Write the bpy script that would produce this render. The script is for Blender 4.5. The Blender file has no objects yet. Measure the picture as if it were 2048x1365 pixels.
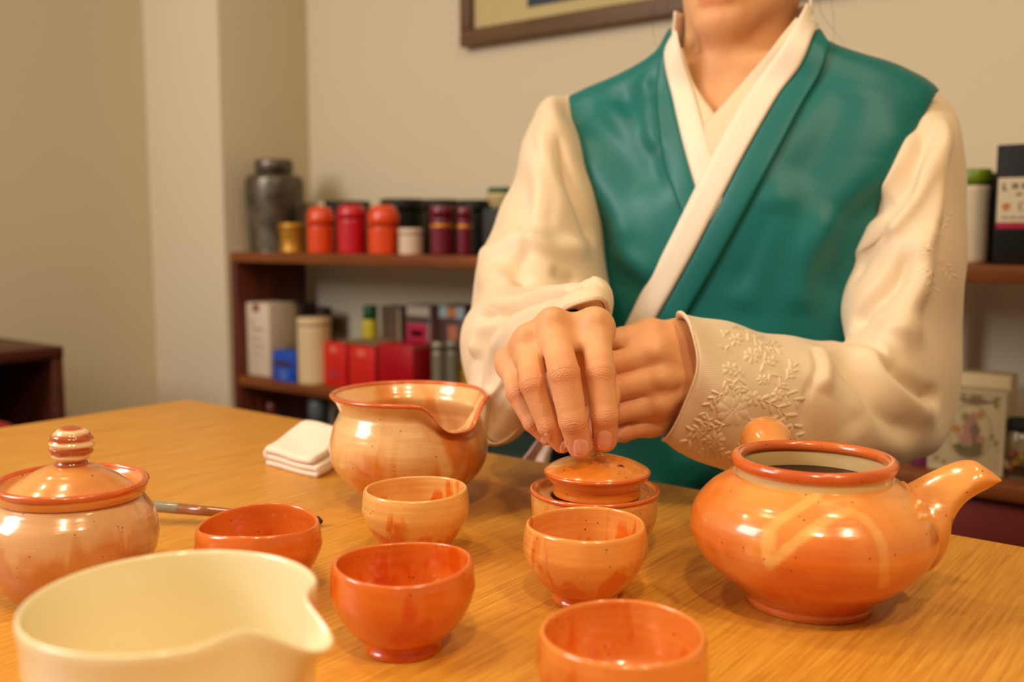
import bpy, bmesh, math, random
import numpy as np
from mathutils import Vector, Matrix
from mathutils.bvhtree import BVHTree
R = math.radians
random.seed(4)
scene = bpy.context.scene
COL = scene.collection

# ------------------------------------------------------------------ camera
TABLE_Z = 0.74
EYE = 0.96
F = 1950.0
YAW = R(37.9)
PITCH = math.atan(212.5 / F)
CAM = np.array([0.0, 0.0, EYE])
fwd_h = np.array([-math.sin(YAW), math.cos(YAW), 0.0])
RIGHT = np.array([math.cos(YAW), math.sin(YAW), 0.0])
FWD = fwd_h * math.cos(PITCH) + np.array([0, 0, -math.sin(PITCH)])
UP = np.cross(RIGHT, FWD)
cd = bpy.data.cameras.new('camera')
cam = bpy.data.objects.new('camera', cd)
COL.objects.link(cam)
cam.matrix_world = Matrix([[RIGHT[0], UP[0], -FWD[0], 0], [RIGHT[1], UP[1], -FWD[1], 0],
                           [RIGHT[2], UP[2], -FWD[2], EYE], [0, 0, 0, 1]])
cd.sensor_width = 36.0
cd.lens = F / 2048 * 36.0
cd.clip_start = 0.02
cd.dof.use_dof = True
cd.dof.focus_distance = 0.63
cd.dof.aperture_fstop = 5.2
cd.dof.aperture_blades = 0
scene.camera = cam

# ------------------------------------------------------------------ world, lights, exposure
scene.view_settings.view_transform = 'Standard'
scene.view_settings.look = 'None'
scene.view_settings.gamma = 1.0
scene.view_settings.use_curve_mapping = False
scene.view_settings.exposure = 0.0
w = bpy.data.worlds.new('room_light')
scene.world = w
w.use_nodes = True
w.node_tree.nodes['Background'].inputs[0].default_value = (1.0, 0.84, 0.62, 1)
w.node_tree.nodes['Background'].inputs[1].default_value = 0.27

def look_rot(frm, to):
    d = Vector(to) - Vector(frm)
    return d.to_track_quat('-Z', 'Y').to_euler()

def area_light(name, loc, to, size, size_y, energy, color, shape='RECTANGLE'):
    ld = bpy.data.lights.new(name, 'AREA')
    ld.shape = shape
    ld.size = size
    if shape in ('RECTANGLE', 'ELLIPSE'):
        ld.size_y = size_y
    ld.energy = energy
    ld.color = color
    o = bpy.data.objects.new(name, ld)
    COL.objects.link(o)
    o.location = loc
    o.rotation_euler = look_rot(loc, to)
    return o

# daylight from a window on the left behind the photographer, warm ceiling lamps
area_light('window_light', (-1.75, -1.15, 1.95), (-0.55, 0.7, 0.8), 0.9, 1.1, 38, (1.0, 0.97, 0.95))
for i, (lx, ly, e) in enumerate([(-0.9, 0.15, 5.5), (0.35, -0.45, 15.0), (-1.6, -0.1, 5.0), (0.1, 0.6, 3.0), (0.85, 0.05, 13.0)]):
    area_light('ceiling_lamp_light', (lx, ly, 2.35), (lx, ly, 0), 0.14, 0.14, e, (1.0, 0.74, 0.42), 'DISK')

# ------------------------------------------------------------------ pixel helpers (2048 x 1365 frame)
def ray(px, py):
    return FWD + RIGHT * ((px - 1024) / F) + UP * ((682.5 - py) / F)
def P(px, py, z):
    return CAM + ray(px, py) * z
def on_z(px, py, Z):
    r = ray(px, py)
    return CAM + r * ((Z - EYE) / r[2])
def on_y(px, py, Y):
    r = ray(px, py)
    return CAM + r * (Y / r[1])
def depth_of(p):
    return float(np.dot(np.asarray(p) - CAM, FWD))
def pix(pts):
    d = np.asarray(pts) - CAM
    z = d @ FWD
    return np.stack([1024 + F * (d @ RIGHT) / z, 682.5 - F * (d @ UP) / z], -1), z

# ------------------------------------------------------------------ object helpers
def tag(o, label=None, cat=None, group=None, kind=None):
    if label: o['label'] = label
    if cat: o['category'] = cat
    if group: o['group'] = group
    if kind: o['kind'] = kind
    return o
def empty(name, loc=(0, 0, 0), rz=0.0):
    o = bpy.data.objects.new(name, None)
    COL.objects.link(o)
    o.location = loc
    o.rotation_euler = (0, 0, rz)
    o.empty_display_size = 0.02
    return o
def mesh_obj(name, verts, faces, mat=None, parent=None, smooth=True):
    me = bpy.data.meshes.new(name)
    me.from_pydata([tuple(map(float, v)) for v in verts], [], [tuple(map(int, f)) for f in faces])
    me.validate()
    if smooth:
        me.polygons.foreach_set('use_smooth', [True] * len(me.polygons))
    if mat: me.materials.append(mat)
    me.update()
    o = bpy.data.objects.new(name, me)
    COL.objects.link(o)
    if parent is not None:
        o.parent = parent
    return o
def bm_obj(name, bm, mat, parent=None, smooth=False):
    me = bpy.data.meshes.new(name)
    bmesh.ops.recalc_face_normals(bm, faces=bm.faces)
    bm.to_mesh(me); bm.free()
    if smooth:
        me.polygons.foreach_set('use_smooth', [True] * len(me.polygons))
    if mat: me.materials.append(mat)
    o = bpy.data.objects.new(name, me)
    COL.objects.link(o)
    if parent is not None:
        o.parent = parent
    return o
def auto_smooth(o, ang=40):
    me = o.data
    me.polygons.foreach_set('use_smooth', [True] * len(me.polygons))
    bm = bmesh.new(); bm.from_mesh(me)
    for e in bm.edges:
        if len(e.link_faces) == 2 and e.calc_face_angle(0) > R(ang):
            e.smooth = False
    bm.to_mesh(me); bm.free()
    return o
def box(name, lo, hi, mat, parent=None, bevel=0.0, seg=2):
    bm = bmesh.new()
    bmesh.ops.create_cube(bm, size=1)
    for v in bm.verts:
        v.co = Vector([(lo[i] + hi[i]) / 2 + v.co[i] * (hi[i] - lo[i]) for i in range(3)])
    if bevel > 0:
        bmesh.ops.bevel(bm, geom=bm.edges[:], offset=bevel, segments=seg, profile=0.5, affect='EDGES')
    return auto_smooth(bm_obj(name, bm, mat, parent), 50)

def catmull(pts, n, closed=False):
    """pass-through spline sampled with n points"""
    pts = np.asarray(pts, float)
    m = len(pts)
    if closed:
        t = np.arange(n) / n * m
        i = np.floor(t).astype(int); f = t - i
        idx = lambda k: pts[(i + k) % m]
    else:
        t = np.linspace(0, m - 1, n)
        i = np.minimum(np.floor(t).astype(int), m - 2); f = t - i
        ext = np.concatenate([[2 * pts[0] - pts[1]], pts, [2 * pts[-1] - pts[-2]]])
        idx = lambda k: ext[i + k + 1]
    f = f.reshape((-1,) + (1,) * (pts.ndim - 1))
    p0, p1, p2, p3 = idx(-1), idx(0), idx(1), idx(2)
    return 0.5 * ((2 * p1) + (-p0 + p2) * f + (2 * p0 - 5 * p1 + 4 * p2 - p3) * f ** 2 + (-p0 + 3 * p1 - 3 * p2 + p3) * f ** 3)
def loft_grid(ctrl, nr, nk):
    c = np.asarray(ctrl, float)                      # (rings, k, 3)
    g = catmull(c, nr)                               # along the tube
    g = np.transpose(g, (1, 0, 2))
    g = catmull(g, nk, closed=True)
    return np.transpose(g, (1, 0, 2))                # (nr, nk, 3)
def grid_faces(nr, nk, closed=True, off=0):
    f = []
    kk = nk if closed else nk - 1
    for r in range(nr - 1):
        for k in range(kk):
            k2 = (k + 1) % nk
            f.append((off + r * nk + k, off + r * nk + k2, off + (r + 1) * nk + k2, off + (r + 1) * nk + k))
    return f
def grid_normals(g, closed=True):
    if closed:
        dk = np.roll(g, -1, 1) - np.roll(g, 1, 1)
    else:
        dk = np.gradient(g, axis=1)
    dr = np.gradient(g, axis=0)
    n = np.cross(dk, dr)
    n /= np.linalg.norm(n, axis=-1, keepdims=True) + 1e-12
    return n
def bvh_of(verts, faces):
    return BVHTree.FromPolygons([Vector(v) for v in verts], [tuple(f) for f in faces])
def hit(bvh, px, py):
    d = Vector(ray(px, py)).normalized()
    h = bvh.ray_cast(Vector(CAM), d)
    return (np.array(h[0]), np.array(h[1])) if h[0] is not None else (None, None)
def dens(poly, step):
    poly = np.asarray(poly, float)
    out = [poly[0]]
    for a, b in zip(poly[:-1], poly[1:]):
        n = max(1, int(np.linalg.norm(b - a) / step))
        for i in range(1, n + 1):
            out.append(a + (b - a) * i / n)
    return np.array(out)
def smooth_poly(pts, n):
    return catmull(pts, n)
def apply_strokes(V, N, bvh, strokes, front_only=True):
    """displace vertices along N by soft ridges (+) and grooves (-) that follow strokes drawn on the surface"""
    V = V.copy()
    base = V.copy()
    for pts, wd, amp in strokes:
        sp = []
        for q in dens(smooth_poly(pts, 24), 400):
            h, n = hit(bvh, q[0], q[1])
            if h is not None: sp.append(h)
        if len(sp) < 2: continue
        sp = np.array(sp)
        m = len(sp)
        best = np.full(len(base), 9.0); tt = np.zeros(len(base))
        for i in range(m - 1):
            a, b = sp[i], sp[i + 1]
            ab = b - a; L = ab @ ab + 1e-12
            if L > 0.03 ** 2: continue
            t = np.clip(((base - a) @ ab) / L, 0, 1)
            d = np.linalg.norm(base - a - t[:, None] * ab, axis=1)
            c = d < best
            best[c] = d[c]; tt[c] = (i + t[c]) / (m - 1)
        fade = np.clip(np.minimum(tt, 1 - tt) / 0.22, 0, 1); fade = fade * fade * (3 - 2 * fade)
        V += N * (amp * np.exp(-(best / wd) ** 2) * fade)[:, None]
    return V

# ------------------------------------------------------------------ materials
def srgb(r, g, b):
    f = lambda c: ((c / 255 + 0.055) / 1.055) ** 2.4 if c / 255 > 0.04045 else c / 255 / 12.92
    return (f(r), f(g), f(b), 1)
class NT:
    def __init__(s, name):
        s.m = bpy.data.materials.new(name); s.m.use_nodes = True
        s.t = s.m.node_tree; s.b = s.t.nodes['Principled BSDF']
    def n(s, typ, **kw):
        x = s.t.nodes.new(typ)
        for k, v in kw.items():
            if k.startswith('i_'):
                x.inputs[k[2:].replace('_', ' ')].default_value = v
            else: setattr(x, k, v)
        return x
    def l(s, a, b): s.t.links.new(a, b)
    def coord(s, kind='Object', scale=(1, 1, 1), rot=(0, 0, 0), loc=(0, 0, 0)):
        tc = s.n('ShaderNodeTexCoord'); mp = s.n('ShaderNodeMapping')
        mp.inputs['Scale'].default_value = scale; mp.inputs['Rotation'].default_value = rot
        mp.inputs['Location'].default_value = loc
        s.l(tc.outputs[kind], mp.inputs[0]); return mp.outputs[0]
    def noise(s, co, scale, detail=3, rough=0.5, dist=0.0):
        x = s.n('ShaderNodeTexNoise'); x.inputs['Scale'].default_value = scale
        x.inputs['Detail'].default_value = detail; x.inputs['Roughness'].default_value = rough
        x.inputs['Distortion'].default_value = dist
        s.l(co, x.inputs['Vector']); return x.outputs['Fac']
    def ramp(s, fac, stops):
        x = s.n('ShaderNodeValToRGB'); e = x.color_ramp.elements
        while len(e) < len(stops): e.new(0.5)
        for i, (p, c) in enumerate(stops):
            e[i].position = p; e[i].color = c
        s.l(fac, x.inputs[0]); return x.outputs[0]
    def mix(s, fac, a, b, mode='MIX'):
        x = s.n('ShaderNodeMix', data_type='RGBA', blend_type=mode)
        for sock, v in ((x.inputs[0], fac), (x.inputs[6], a), (x.inputs[7], b)):
            if hasattr(v, 'is_linked') or hasattr(v, 'node'): s.l(v, sock)
            else: sock.default_value = v
        return x.outputs[2]
    def math(s, op, a, b=None):
        x = s.n('ShaderNodeMath', operation=op)
        for sock, v in ((x.inputs[0], a), (x.inputs[1], b)):
            if v is None: continue
            if hasattr(v, 'node'): s.l(v, sock)
            else: sock.default_value = v
        return x.outputs[0]
    def bump(s, h, strength=0.2, dist=0.001):
        x = s.n('ShaderNodeBump'); x.inputs['Strength'].default_value = strength
        x.inputs['Distance'].default_value = dist
        s.l(h, x.inputs['Height']); s.l(x.outputs[0], s.b.inputs['Normal']); return x
    def set(s, **kw):
        for k, v in kw.items():
            sock = s.b.inputs[k.replace('_', ' ')]
            if hasattr(v, 'node'): s.l(v, sock)
            else: sock.default_value = v
        return s
WG = (1, 1, 1, 1); BK = (0, 0, 0, 1)

def plain(name, col, rough=0.5, metal=0.0, coat=0.0, var=0.06, spec=0.5):
    m = NT(name); co = m.coord()
    c = srgb(*col)
    dark = tuple(x * (1 - var * 2) for x in c[:3]) + (1,)
    m.set(Base_Color=m.mix(m.noise(co, 14, 3), dark, c), Roughness=rough, Metallic=metal)
    m.b.inputs['Coat Weight'].default_value = coat
    m.b.inputs['Specular IOR Level'].default_value = spec
    return m.m

def glaze(name, cols, seed=0.0, drip=0.5, scale=9.0, soft=(0.66, 0.73), att=False, drip_scale=30.0, top=0.05, bot=0.0, hw=0.30):
    """mottled orange stoneware glaze: deep, mid, cream; cream runs down in drips"""
    m = NT(name)
    co = m.coord(loc=(seed, seed * 1.7, seed * 0.6))
    deep, mid, cream = [srgb(*c) for c in cols]
    n1 = m.noise(co, scale, 4, 0.55, 0.6)
    base = m.mix(m.ramp(n1, [(0.35, BK), (0.62, WG)]), deep, mid)
    cs = m.coord(scale=(1, 1, 0.22), loc=(seed, seed, seed))
    n2 = m.noise(cs, drip_scale, 3, 0.6, 0.8)
    big = m.noise(co, scale * 1.4, 2, 0.5, 0.3)
    gc = m.coord('Object')
    sep = m.n('ShaderNodeSeparateXYZ'); m.l(gc, sep.inputs[0])
    hgt = m.n('ShaderNodeMapRange'); m.l(sep.outputs[2], hgt.inputs[0])
    hgt.inputs[1].default_value = bot; hgt.inputs[2].default_value = top
    s1 = m.math('ADD', m.math('MULTIPLY', n2, 0.55), m.math('MULTIPLY', big, 0.55))
    s1 = m.math('ADD', s1, m.math('MULTIPLY', hgt.outputs[0], hw))
    dr = m.ramp(s1, [(soft[0], BK), (soft[1], WG)])
    drw = m.n('ShaderNodeMath', operation='MULTIPLY'); m.l(dr, drw.inputs[0]); drw.inputs[1].default_value = drip
    fac = drw.outputs[0]
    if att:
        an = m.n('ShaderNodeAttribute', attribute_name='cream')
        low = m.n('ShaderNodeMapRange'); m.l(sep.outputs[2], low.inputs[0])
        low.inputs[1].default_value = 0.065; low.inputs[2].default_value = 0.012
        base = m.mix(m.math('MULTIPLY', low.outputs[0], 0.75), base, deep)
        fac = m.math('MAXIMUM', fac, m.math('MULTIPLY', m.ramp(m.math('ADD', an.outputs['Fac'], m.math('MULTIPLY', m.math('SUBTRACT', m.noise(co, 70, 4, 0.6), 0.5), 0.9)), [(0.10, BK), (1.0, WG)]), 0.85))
    c = m.mix(fac, base, cream)
    # throwing rings and iron specks
    rings = m.noise(m.coord(scale=(0.5, 0.5, 14)), 12, 2, 0.5)
    c = m.mix(m.math('MULTIPLY', rings, 0.22), c, deep)
    vo = m.n('ShaderNodeTexVoronoi'); vo.inputs['Scale'].default_value = 260; m.l(m.coord(), vo.inputs['Vector'])
    sel = m.noise(co, 95, 1, 0.5)
    sp = m.math('MULTIPLY', m.math('LESS_THAN', vo.outputs['Distance'], 0.16), m.math('GREATER_THAN', sel, 0.62))
    c = m.mix(m.math('MULTIPLY', sp, 0.75), c, srgb(95, 40, 15))
    m.set(Base_Color=c, Roughness=0.22, Specular_IOR_Level=0.55)
    m.b.inputs['Coat Weight'].default_value = 0.65
    m.b.inputs['Coat Roughness'].default_value = 0.06
    m.b.inputs['Subsurface Weight'].default_value = 0.0
    m.bump(m.math('ADD', m.noise(m.coord(scale=(1, 1, 6)), 40, 3, 0.5), m.math('MULTIPLY', n1, 1.5)), 0.28, 0.0012)
    return m.m

ORANGE = [(208, 96, 30), (232, 132, 52), (240, 190, 128)]
ORANGE_DEEP = [(196, 78, 22), (222, 104, 34), (236, 160, 92)]
ORANGE_PALE = [(216, 128, 62), (228, 160, 94), (240, 208, 160)]
M = {}
M['cup_drip'] = glaze('orange_glaze_with_cream_runs', [(208, 92, 20), (226, 124, 38), (238, 186, 104)], 1.3, 0.9, 22, drip_scale=75)
M['cup_mid'] = glaze('orange_glaze_soft_runs', [(206, 86, 14), (228, 118, 28), (236, 172, 86)], 2.1, 0.75, 22, drip_scale=75)
M['cup_deep'] = glaze('deep_orange_glaze', [(206, 74, 8), (222, 94, 14), (232, 144, 52)], 3.7, 0.4, 22, drip_scale=60)
M['cup_red'] = glaze('red_orange_glaze', [(204, 76, 12), (220, 98, 20), (232, 142, 56)], 5.2, 0.4, 22, drip_scale=60)
M['cup_near'] = glaze('amber_orange_glaze', [(212, 88, 16), (230, 124, 34), (236, 162, 74)], 6.6, 0.5, 22, drip_scale=60)
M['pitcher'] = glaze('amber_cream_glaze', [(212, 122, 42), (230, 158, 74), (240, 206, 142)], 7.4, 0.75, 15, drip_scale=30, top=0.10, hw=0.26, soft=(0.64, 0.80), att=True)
M['jar'] = glaze('pale_tan_glaze', [(192, 118, 60), (214, 150, 88), (230, 190, 138)], 8.1, 0.6, 14, drip_scale=40, top=0.07)
M['jar_lid'] = glaze('tan_orange_lid_glaze', [(206, 110, 36), (228, 150, 66), (236, 184, 112)], 9.1, 0.3, 14)
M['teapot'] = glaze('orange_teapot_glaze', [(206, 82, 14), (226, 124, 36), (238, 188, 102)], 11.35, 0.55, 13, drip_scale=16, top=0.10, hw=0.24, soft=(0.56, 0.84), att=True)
M['pot'] = glaze('orange_pot_glaze', [(212, 116, 34), (230, 144, 52), (238, 192, 112)], 12.4, 0.5, 20, drip_scale=50)
M['rim'] = glaze('burnt_orange_rim_glaze', [(192, 74, 18), (214, 98, 32), (230, 138, 66)], 13.0, 0.2, 30)
M['cream_glaze'] = plain('cream_glaze', (226, 190, 130), 0.2, coat=0.5)
M['knob'] = None
def banded_knob():
    m = NT('banded_knob_glaze')
    co = m.coord(scale=(0.25, 0.25, 1))
    wv = m.n('ShaderNodeTexWave', wave_type='BANDS', bands_direction='Z'); wv.inputs['Scale'].default_value = 42
    wv.inputs['Distortion'].default_value = 3.0; m.l(m.coord(), wv.inputs['Vector'])
    m.set(Base_Color=m.ramp(wv.outputs['Fac'], [(0.25, srgb(178, 84, 38)), (0.55, srgb(216, 140, 84)), (0.85, srgb(238, 206, 164))]), Roughness=0.2)
    m.b.inputs['Coat Weight'].default_value = 0.7; m.b.inputs['Coat Roughness'].default_value = 0.05
    m.bump(wv.outputs['Fac'], 0.35, 0.0012)
    return m.m
M['knob'] = banded_knob()
def porcelain():
    m = NT('white_porcelain'); co = m.coord()
    m.set(Base_Color=m.mix(m.noise(co, 10, 2), srgb(236, 220, 178), srgb(242, 230, 192)), Roughness=0.16)
    m.b.inputs['Coat Weight'].default_value = 0.5; m.b.inputs['Coat Roughness'].default_value = 0.05
    m.b.inputs['Subsurface Weight'].default_value = 0.15
    m.b.inputs['Subsurface Radius'].default_value = (0.01, 0.008, 0.006)
    m.b.inputs['Subsurface Scale'].default_value = 0.3
    return m.m
M['porcelain'] = porcelain()
def oak():
    m = NT('oak_veneer')
    co = m.coord(scale=(1, 0.035, 1)); co2 = m.coord(scale=(1, 0.12, 1))
    fine = m.noise(co, 420, 5, 0.62, 0.2); band = m.noise(co2, 16, 3, 0.5, 0.7)
    pores = m.noise(m.coord(scale=(1, 0.05, 1)), 1150, 2, 0.5)
    c = m.ramp(fine, [(0.30, srgb(184, 116, 34)), (0.5, srgb(210, 146, 50)), (0.72, srgb(228, 168, 68))])
    c = m.mix(m.math('MULTIPLY', band, 0.35), c, srgb(202, 134, 42))
    c = m.mix(m.math('MULTIPLY', m.ramp(pores, [(0.60, BK), (0.72, WG)]), 0.22), c, srgb(130, 76, 28))
    m.set(Base_Color=c, Roughness=0.42, Specular_IOR_Level=0.4)
    m.bump(fine, 0.10, 0.0004)
    return m.m
M['oak'] = oak()
def darkwood(name, a, b, ax='x'):
    m = NT(name)
    sc = {'x': (0.06, 1, 1), 'y': (1, 0.06, 1), 'z': (1, 1, 0.06)}[ax]
    f = m.noise(m.coord(scale=sc), 60, 4, 0.6, 0.5)
    m.set(Base_Color=m.ramp(f, [(0.3, srgb(*a)), (0.7, srgb(*b))]), Roughness=0.5)
    m.bump(f, 0.1, 0.0006)
    return m.m
M['shelf_x'] = darkwood('stained_shelf_wood', (104, 48, 12), (148, 80, 26), 'x')
M['shelf_z'] = darkwood('stained_post_wood', (70, 24, 8), (110, 46, 16), 'z')
M['cab'] = darkwood('dark_cabinet_wood', (62, 22, 10), (96, 42, 20), 'y')
def paint(name, a, b):
    m = NT(name); co = m.coord()
    m.set(Base_Color=m.mix(m.noise(co, 3, 3), srgb(*a), srgb(*b)), Roughness=0.75)
    m.bump(m.noise(co, 220, 3, 0.6), 0.08, 0.0008)
    return m.m
M['wall'] = paint('cream_wall_paint', (216, 200, 170), (221, 206, 176))
M['floor'] = darkwood('brown_floor', (84, 52, 32), (110, 72, 46), 'x')
def skin():
    m = NT('skin'); co = m.coord()
    n1 = m.noise(co, 26, 3, 0.5); n2 = m.noise(co, 190, 3, 0.6)
    c = m.mix(n1, srgb(220, 158, 108), srgb(232, 174, 124))
    at = m.n('ShaderNodeAttribute', attribute_name='red')
    c = m.mix(m.math('MULTIPLY', at.outputs['Fac'], 0.6), c, srgb(216, 122, 82))
    m.set(Base_Color=c, Roughness=0.5, Specular_IOR_Level=0.35)
    m.b.inputs['Subsurface Weight'].default_value = 0.25
    m.b.inputs['Subsurface Radius'].default_value = (0.008, 0.0035, 0.0018)
    m.b.inputs['Subsurface Scale'].default_value = 0.25
    vo = m.n('ShaderNodeTexVoronoi'); vo.inputs['Scale'].default_value = 900; m.l(co, vo.inputs['Vector'])
    cs = m.n('ShaderNodeAttribute', attribute_name='crease_s'); cw = m.n('ShaderNodeAttribute', attribute_name='crease_w')
    warp = m.math('MULTIPLY', m.math('SUBTRACT', m.noise(co, 330, 2, 0.5), 0.5), 3.2)
    sn = m.math('SINE', m.math('MULTIPLY', m.math('ADD', cs.outputs['Fac'], warp), 4.4))
    line = m.math('POWER', m.math('MULTIPLY', m.math('ADD', sn, 1.0), 0.5), 5.0)
    cr = m.math('MULTIPLY', m.math('MULTIPLY', line, cw.outputs['Fac']), -2.4)
    m.bump(m.math('ADD', cr, m.math('ADD', m.math('MULTIPLY', vo.outputs['Distance'], 0.5), m.math('MULTIPLY', n2, 1.2))), 0.32, 0.0006)
    return m.m
M['skin'] = skin()
def nailmat():
    m = NT('fingernail'); at = m.n('ShaderNodeAttribute', attribute_name='edge'); tp_ = m.n('ShaderNodeAttribute', attribute_name='tip')
    c = m.mix(at.outputs['Fac'], srgb(238, 182, 156), srgb(176, 92, 62))
    c = m.mix(tp_.outputs['Fac'], c, srgb(244, 210, 184))
    m.set(Base_Color=c, Roughness=0.28); m.b.inputs['Coat Weight'].default_value = 0.5; m.b.inputs['Coat Roughness'].default_value = 0.15
    return m.m
M['nail'] = nailmat()
M['lip'] = plain('lip_skin', (186, 98, 84), 0.45)
M['hair'] = plain('dark_hair', (34, 22, 16), 0.4)
M['eye'] = plain('eye', (40, 26, 20), 0.1)
def fabric(name, a, b, rough, sheen, weave=2200, bump=0.15, big=9.0, bd=0.0005):
    m = NT(name); co = m.coord()
    m.set(Base_Color=m.mix(m.noise(co, big, 3), srgb(*a), srgb(*b)), Roughness=rough)
    m.b.inputs['Sheen Weight'].default_value = sheen
    m.b.inputs['Sheen Roughness'].default_value = 0.4
    wv = m.n('ShaderNodeTexWave', wave_type='BANDS', bands_direction='Z'); wv.inputs['Scale'].default_value = weave / 10
    wv.inputs['Distortion'].default_value = 1.5; m.l(co, wv.inputs['Vector'])
    m.bump(m.math('ADD', wv.outputs['Fac'], m.noise(co, weave / 4, 2)), bump, bd)
    return m
tb = fabric('teal_silk', (2, 90, 90), (10, 116, 110), 0.42, 0.04)
tb.b.inputs['Specular IOR Level'].default_value = 0.38
M['teal'] = tb.m
M['cream_silk'] = fabric('cream_silk', (228, 202, 168), (234, 211, 180), 0.5, 0.2).m
M['white_silk'] = fabric('white_collar_silk', (238, 220, 198), (242, 226, 206), 0.45, 0.15).m
M['thread'] = fabric('cream_embroidery_thread', (238, 212, 176), (246, 226, 196), 0.38, 0.3, weave=5000, bump=0.4).m
M['cotton'] = fabric('white_cotton', (238, 220, 200), (244, 228, 210), 0.85, 0.3, weave=3000, bump=0.35).m
M['pink_silk'] = fabric('pale_pink_silk', (226, 186, 164), (236, 200, 180), 0.5, 0.2).m
M['magenta'] = plain('magenta_trim', (150, 30, 70), 0.5)
M['red_cushion'] = plain('red_cushion_fabric', (150, 22, 22), 0.8)
M['maroon'] = plain('maroon_fabric', (104, 34, 26), 0.8)
M['tea'] = plain('dark_tea', (40, 6, 3), 0.35, spec=0.12)

# ------------------------------------------------------------------ the setting
YF = 1.475                      # front plane of the shelves
YW = 1.735                      # back wall
XL = on_y(449, 500, YF - 0.015)[0]      # alcove corner
XC = on_y(296, 300, YF - 0.015)[0]      # left wall
fl = box('floor', (-3.2, -2.2, -0.05), (2.6, 2.0, 0.0), M['floor']); tag(fl, kind='structure')
wb = box('wall_back', (XL - 0.02, YW, 0), (2.4, YW + 0.1, 2.6), M['wall']); tag(wb, kind='structure')
wp = box('wall_pillar', (XC - 0.1, YF - 0.015, 0), (XL, YW + 0.1, 2.6), M['wall'], bevel=0.003); tag(wp, kind='structure')
wl = box('wall_left', (XC - 0.12, -2.0, 0), (XC, YF - 0.0151, 2.6), M['wall']); tag(wl, kind='structure')

# ------------------------------------------------------------------ table
c0 = on_z(375, 799, TABLE_Z)
TX0, TY1 = c0[0], c0[1]
TX1, TY0 = 0.75, -0.06
tb_ = empty('dining_table', (TX0, TY1, 0))
tag(tb_, 'large light oak table under all the tea ware, fine straight grain', 'table')
def child_world(o, parent):
    o.parent = parent
    o.matrix_parent_inverse = Matrix.Translation(-Vector(parent.location)) if parent.rotation_euler.z == 0 else parent.matrix_basis.inverted()
    return o
child_world(box('tabletop', (TX0, TY0, TABLE_Z - 0.028), (TX1, TY1, TABLE_Z), M['oak'], bevel=0.0025, seg=3), tb_)
for x, y in ((TX0 + 0.05, TY0 + 0.05), (TX0 + 0.05, TY1 - 0.08), (TX1 - 0.08, TY0 + 0.05), (TX1 - 0.08, TY1 - 0.08)):
    child_world(box('leg', (x - 0.025, y - 0.025, 0), (x + 0.025, y + 0.025, TABLE_Z - 0.028), M['oak'], bevel=0.003), tb_)
child_world(box('apron', (TX0 + 0.06, TY1 - 0.075, TABLE_Z - 0.09), (TX1 - 0.06, TY1 - 0.055, TABLE_Z - 0.028), M['oak']), tb_)

# ------------------------------------------------------------------ shelf unit behind the person
ZA, ZB, ZC = 0.918, 0.612, 0.305
SX0 = on_y(459, 520, YF)[0]
SX1 = 0.42
sh = empty('wall_shelf', (SX0, YF, 0))
tag(sh, 'long dark-stained open wooden shelf along back wall holding tea tins', 'shelf')
DEP = 0.225
for z, m_ in ((ZA, 'shelf_x'), (ZB, 'shelf_x'), (ZC, 'shelf_x'), (0.06, 'shelf_x')):
    child_world(box('shelf_board', (SX0 + (0 if z == ZA else 0.022), YF, z - 0.024), (SX1, YF + DEP, z), M[m_], bevel=0.002), sh)
child_world(box('side_panel', (SX0, YF, 0), (SX0 + 0.022, YF + DEP, ZA - 0.024), M['shelf_z'], bevel=0.002), sh)
px_ = on_y(1916, 690, YF + 0.20)[0]
for z0, z1 in ((ZC, ZB - 0.024), (ZB, ZA - 0.024)):
    child_world(box('back_post', (px_ - 0.022, YF + 0.200, z0), (px_, YF + DEP - 0.002, z1), M['shelf_x'], bevel=0.002), sh)
child_world(box('side_panel', (SX1 - 0.022, YF + 0.004, 0), (SX1, YF + DEP, ZA - 0.024), M['shelf_z'], bevel=0.002), sh)

# left cabinet
cb = on_z(127, 692, 0.0)  # only for direction
def hit_x(px, py, X):
    r = ray(px, py); return CAM + r * (X / r[0])
cxr = XC + 0.012 + 0.33
q = hit_x(127, 693, cxr)
CH = q[2]; CY = q[1]
cabn = empty('side_cabinet', (XC + 0.012, CY, 0))
tag(cabn, 'low dark brown open cabinet against left wall', 'cabinet')
x0, x1 = XC + 0.012, cxr
for nm, lo, hi in (('top_board', (x0, CY - 0.9, CH - 0.024), (x1, CY, CH)),
                   ('end_panel', (x0, CY - 0.024, 0), (x1 - 0.004, CY, CH - 0.024)),
                   ('end_panel', (x0, CY - 0.9, 0), (x1 - 0.004, CY - 0.876, CH - 0.024)),
                   ('back_panel', (x0, CY - 0.876, 0), (x0 + 0.012, CY - 0.024, CH - 0.024)),
                   ('bottom_board', (x0 + 0.012, CY - 0.876, 0.05), (x1 - 0.004, CY - 0.024, 0.074)),
                   ('divider', (x0 + 0.012, CY - 0.46, 0.074), (x1 - 0.01, CY - 0.436, CH - 0.024))):
    child_world(box(nm, lo, hi, M['cab'], bevel=0.002), cabn)

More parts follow.
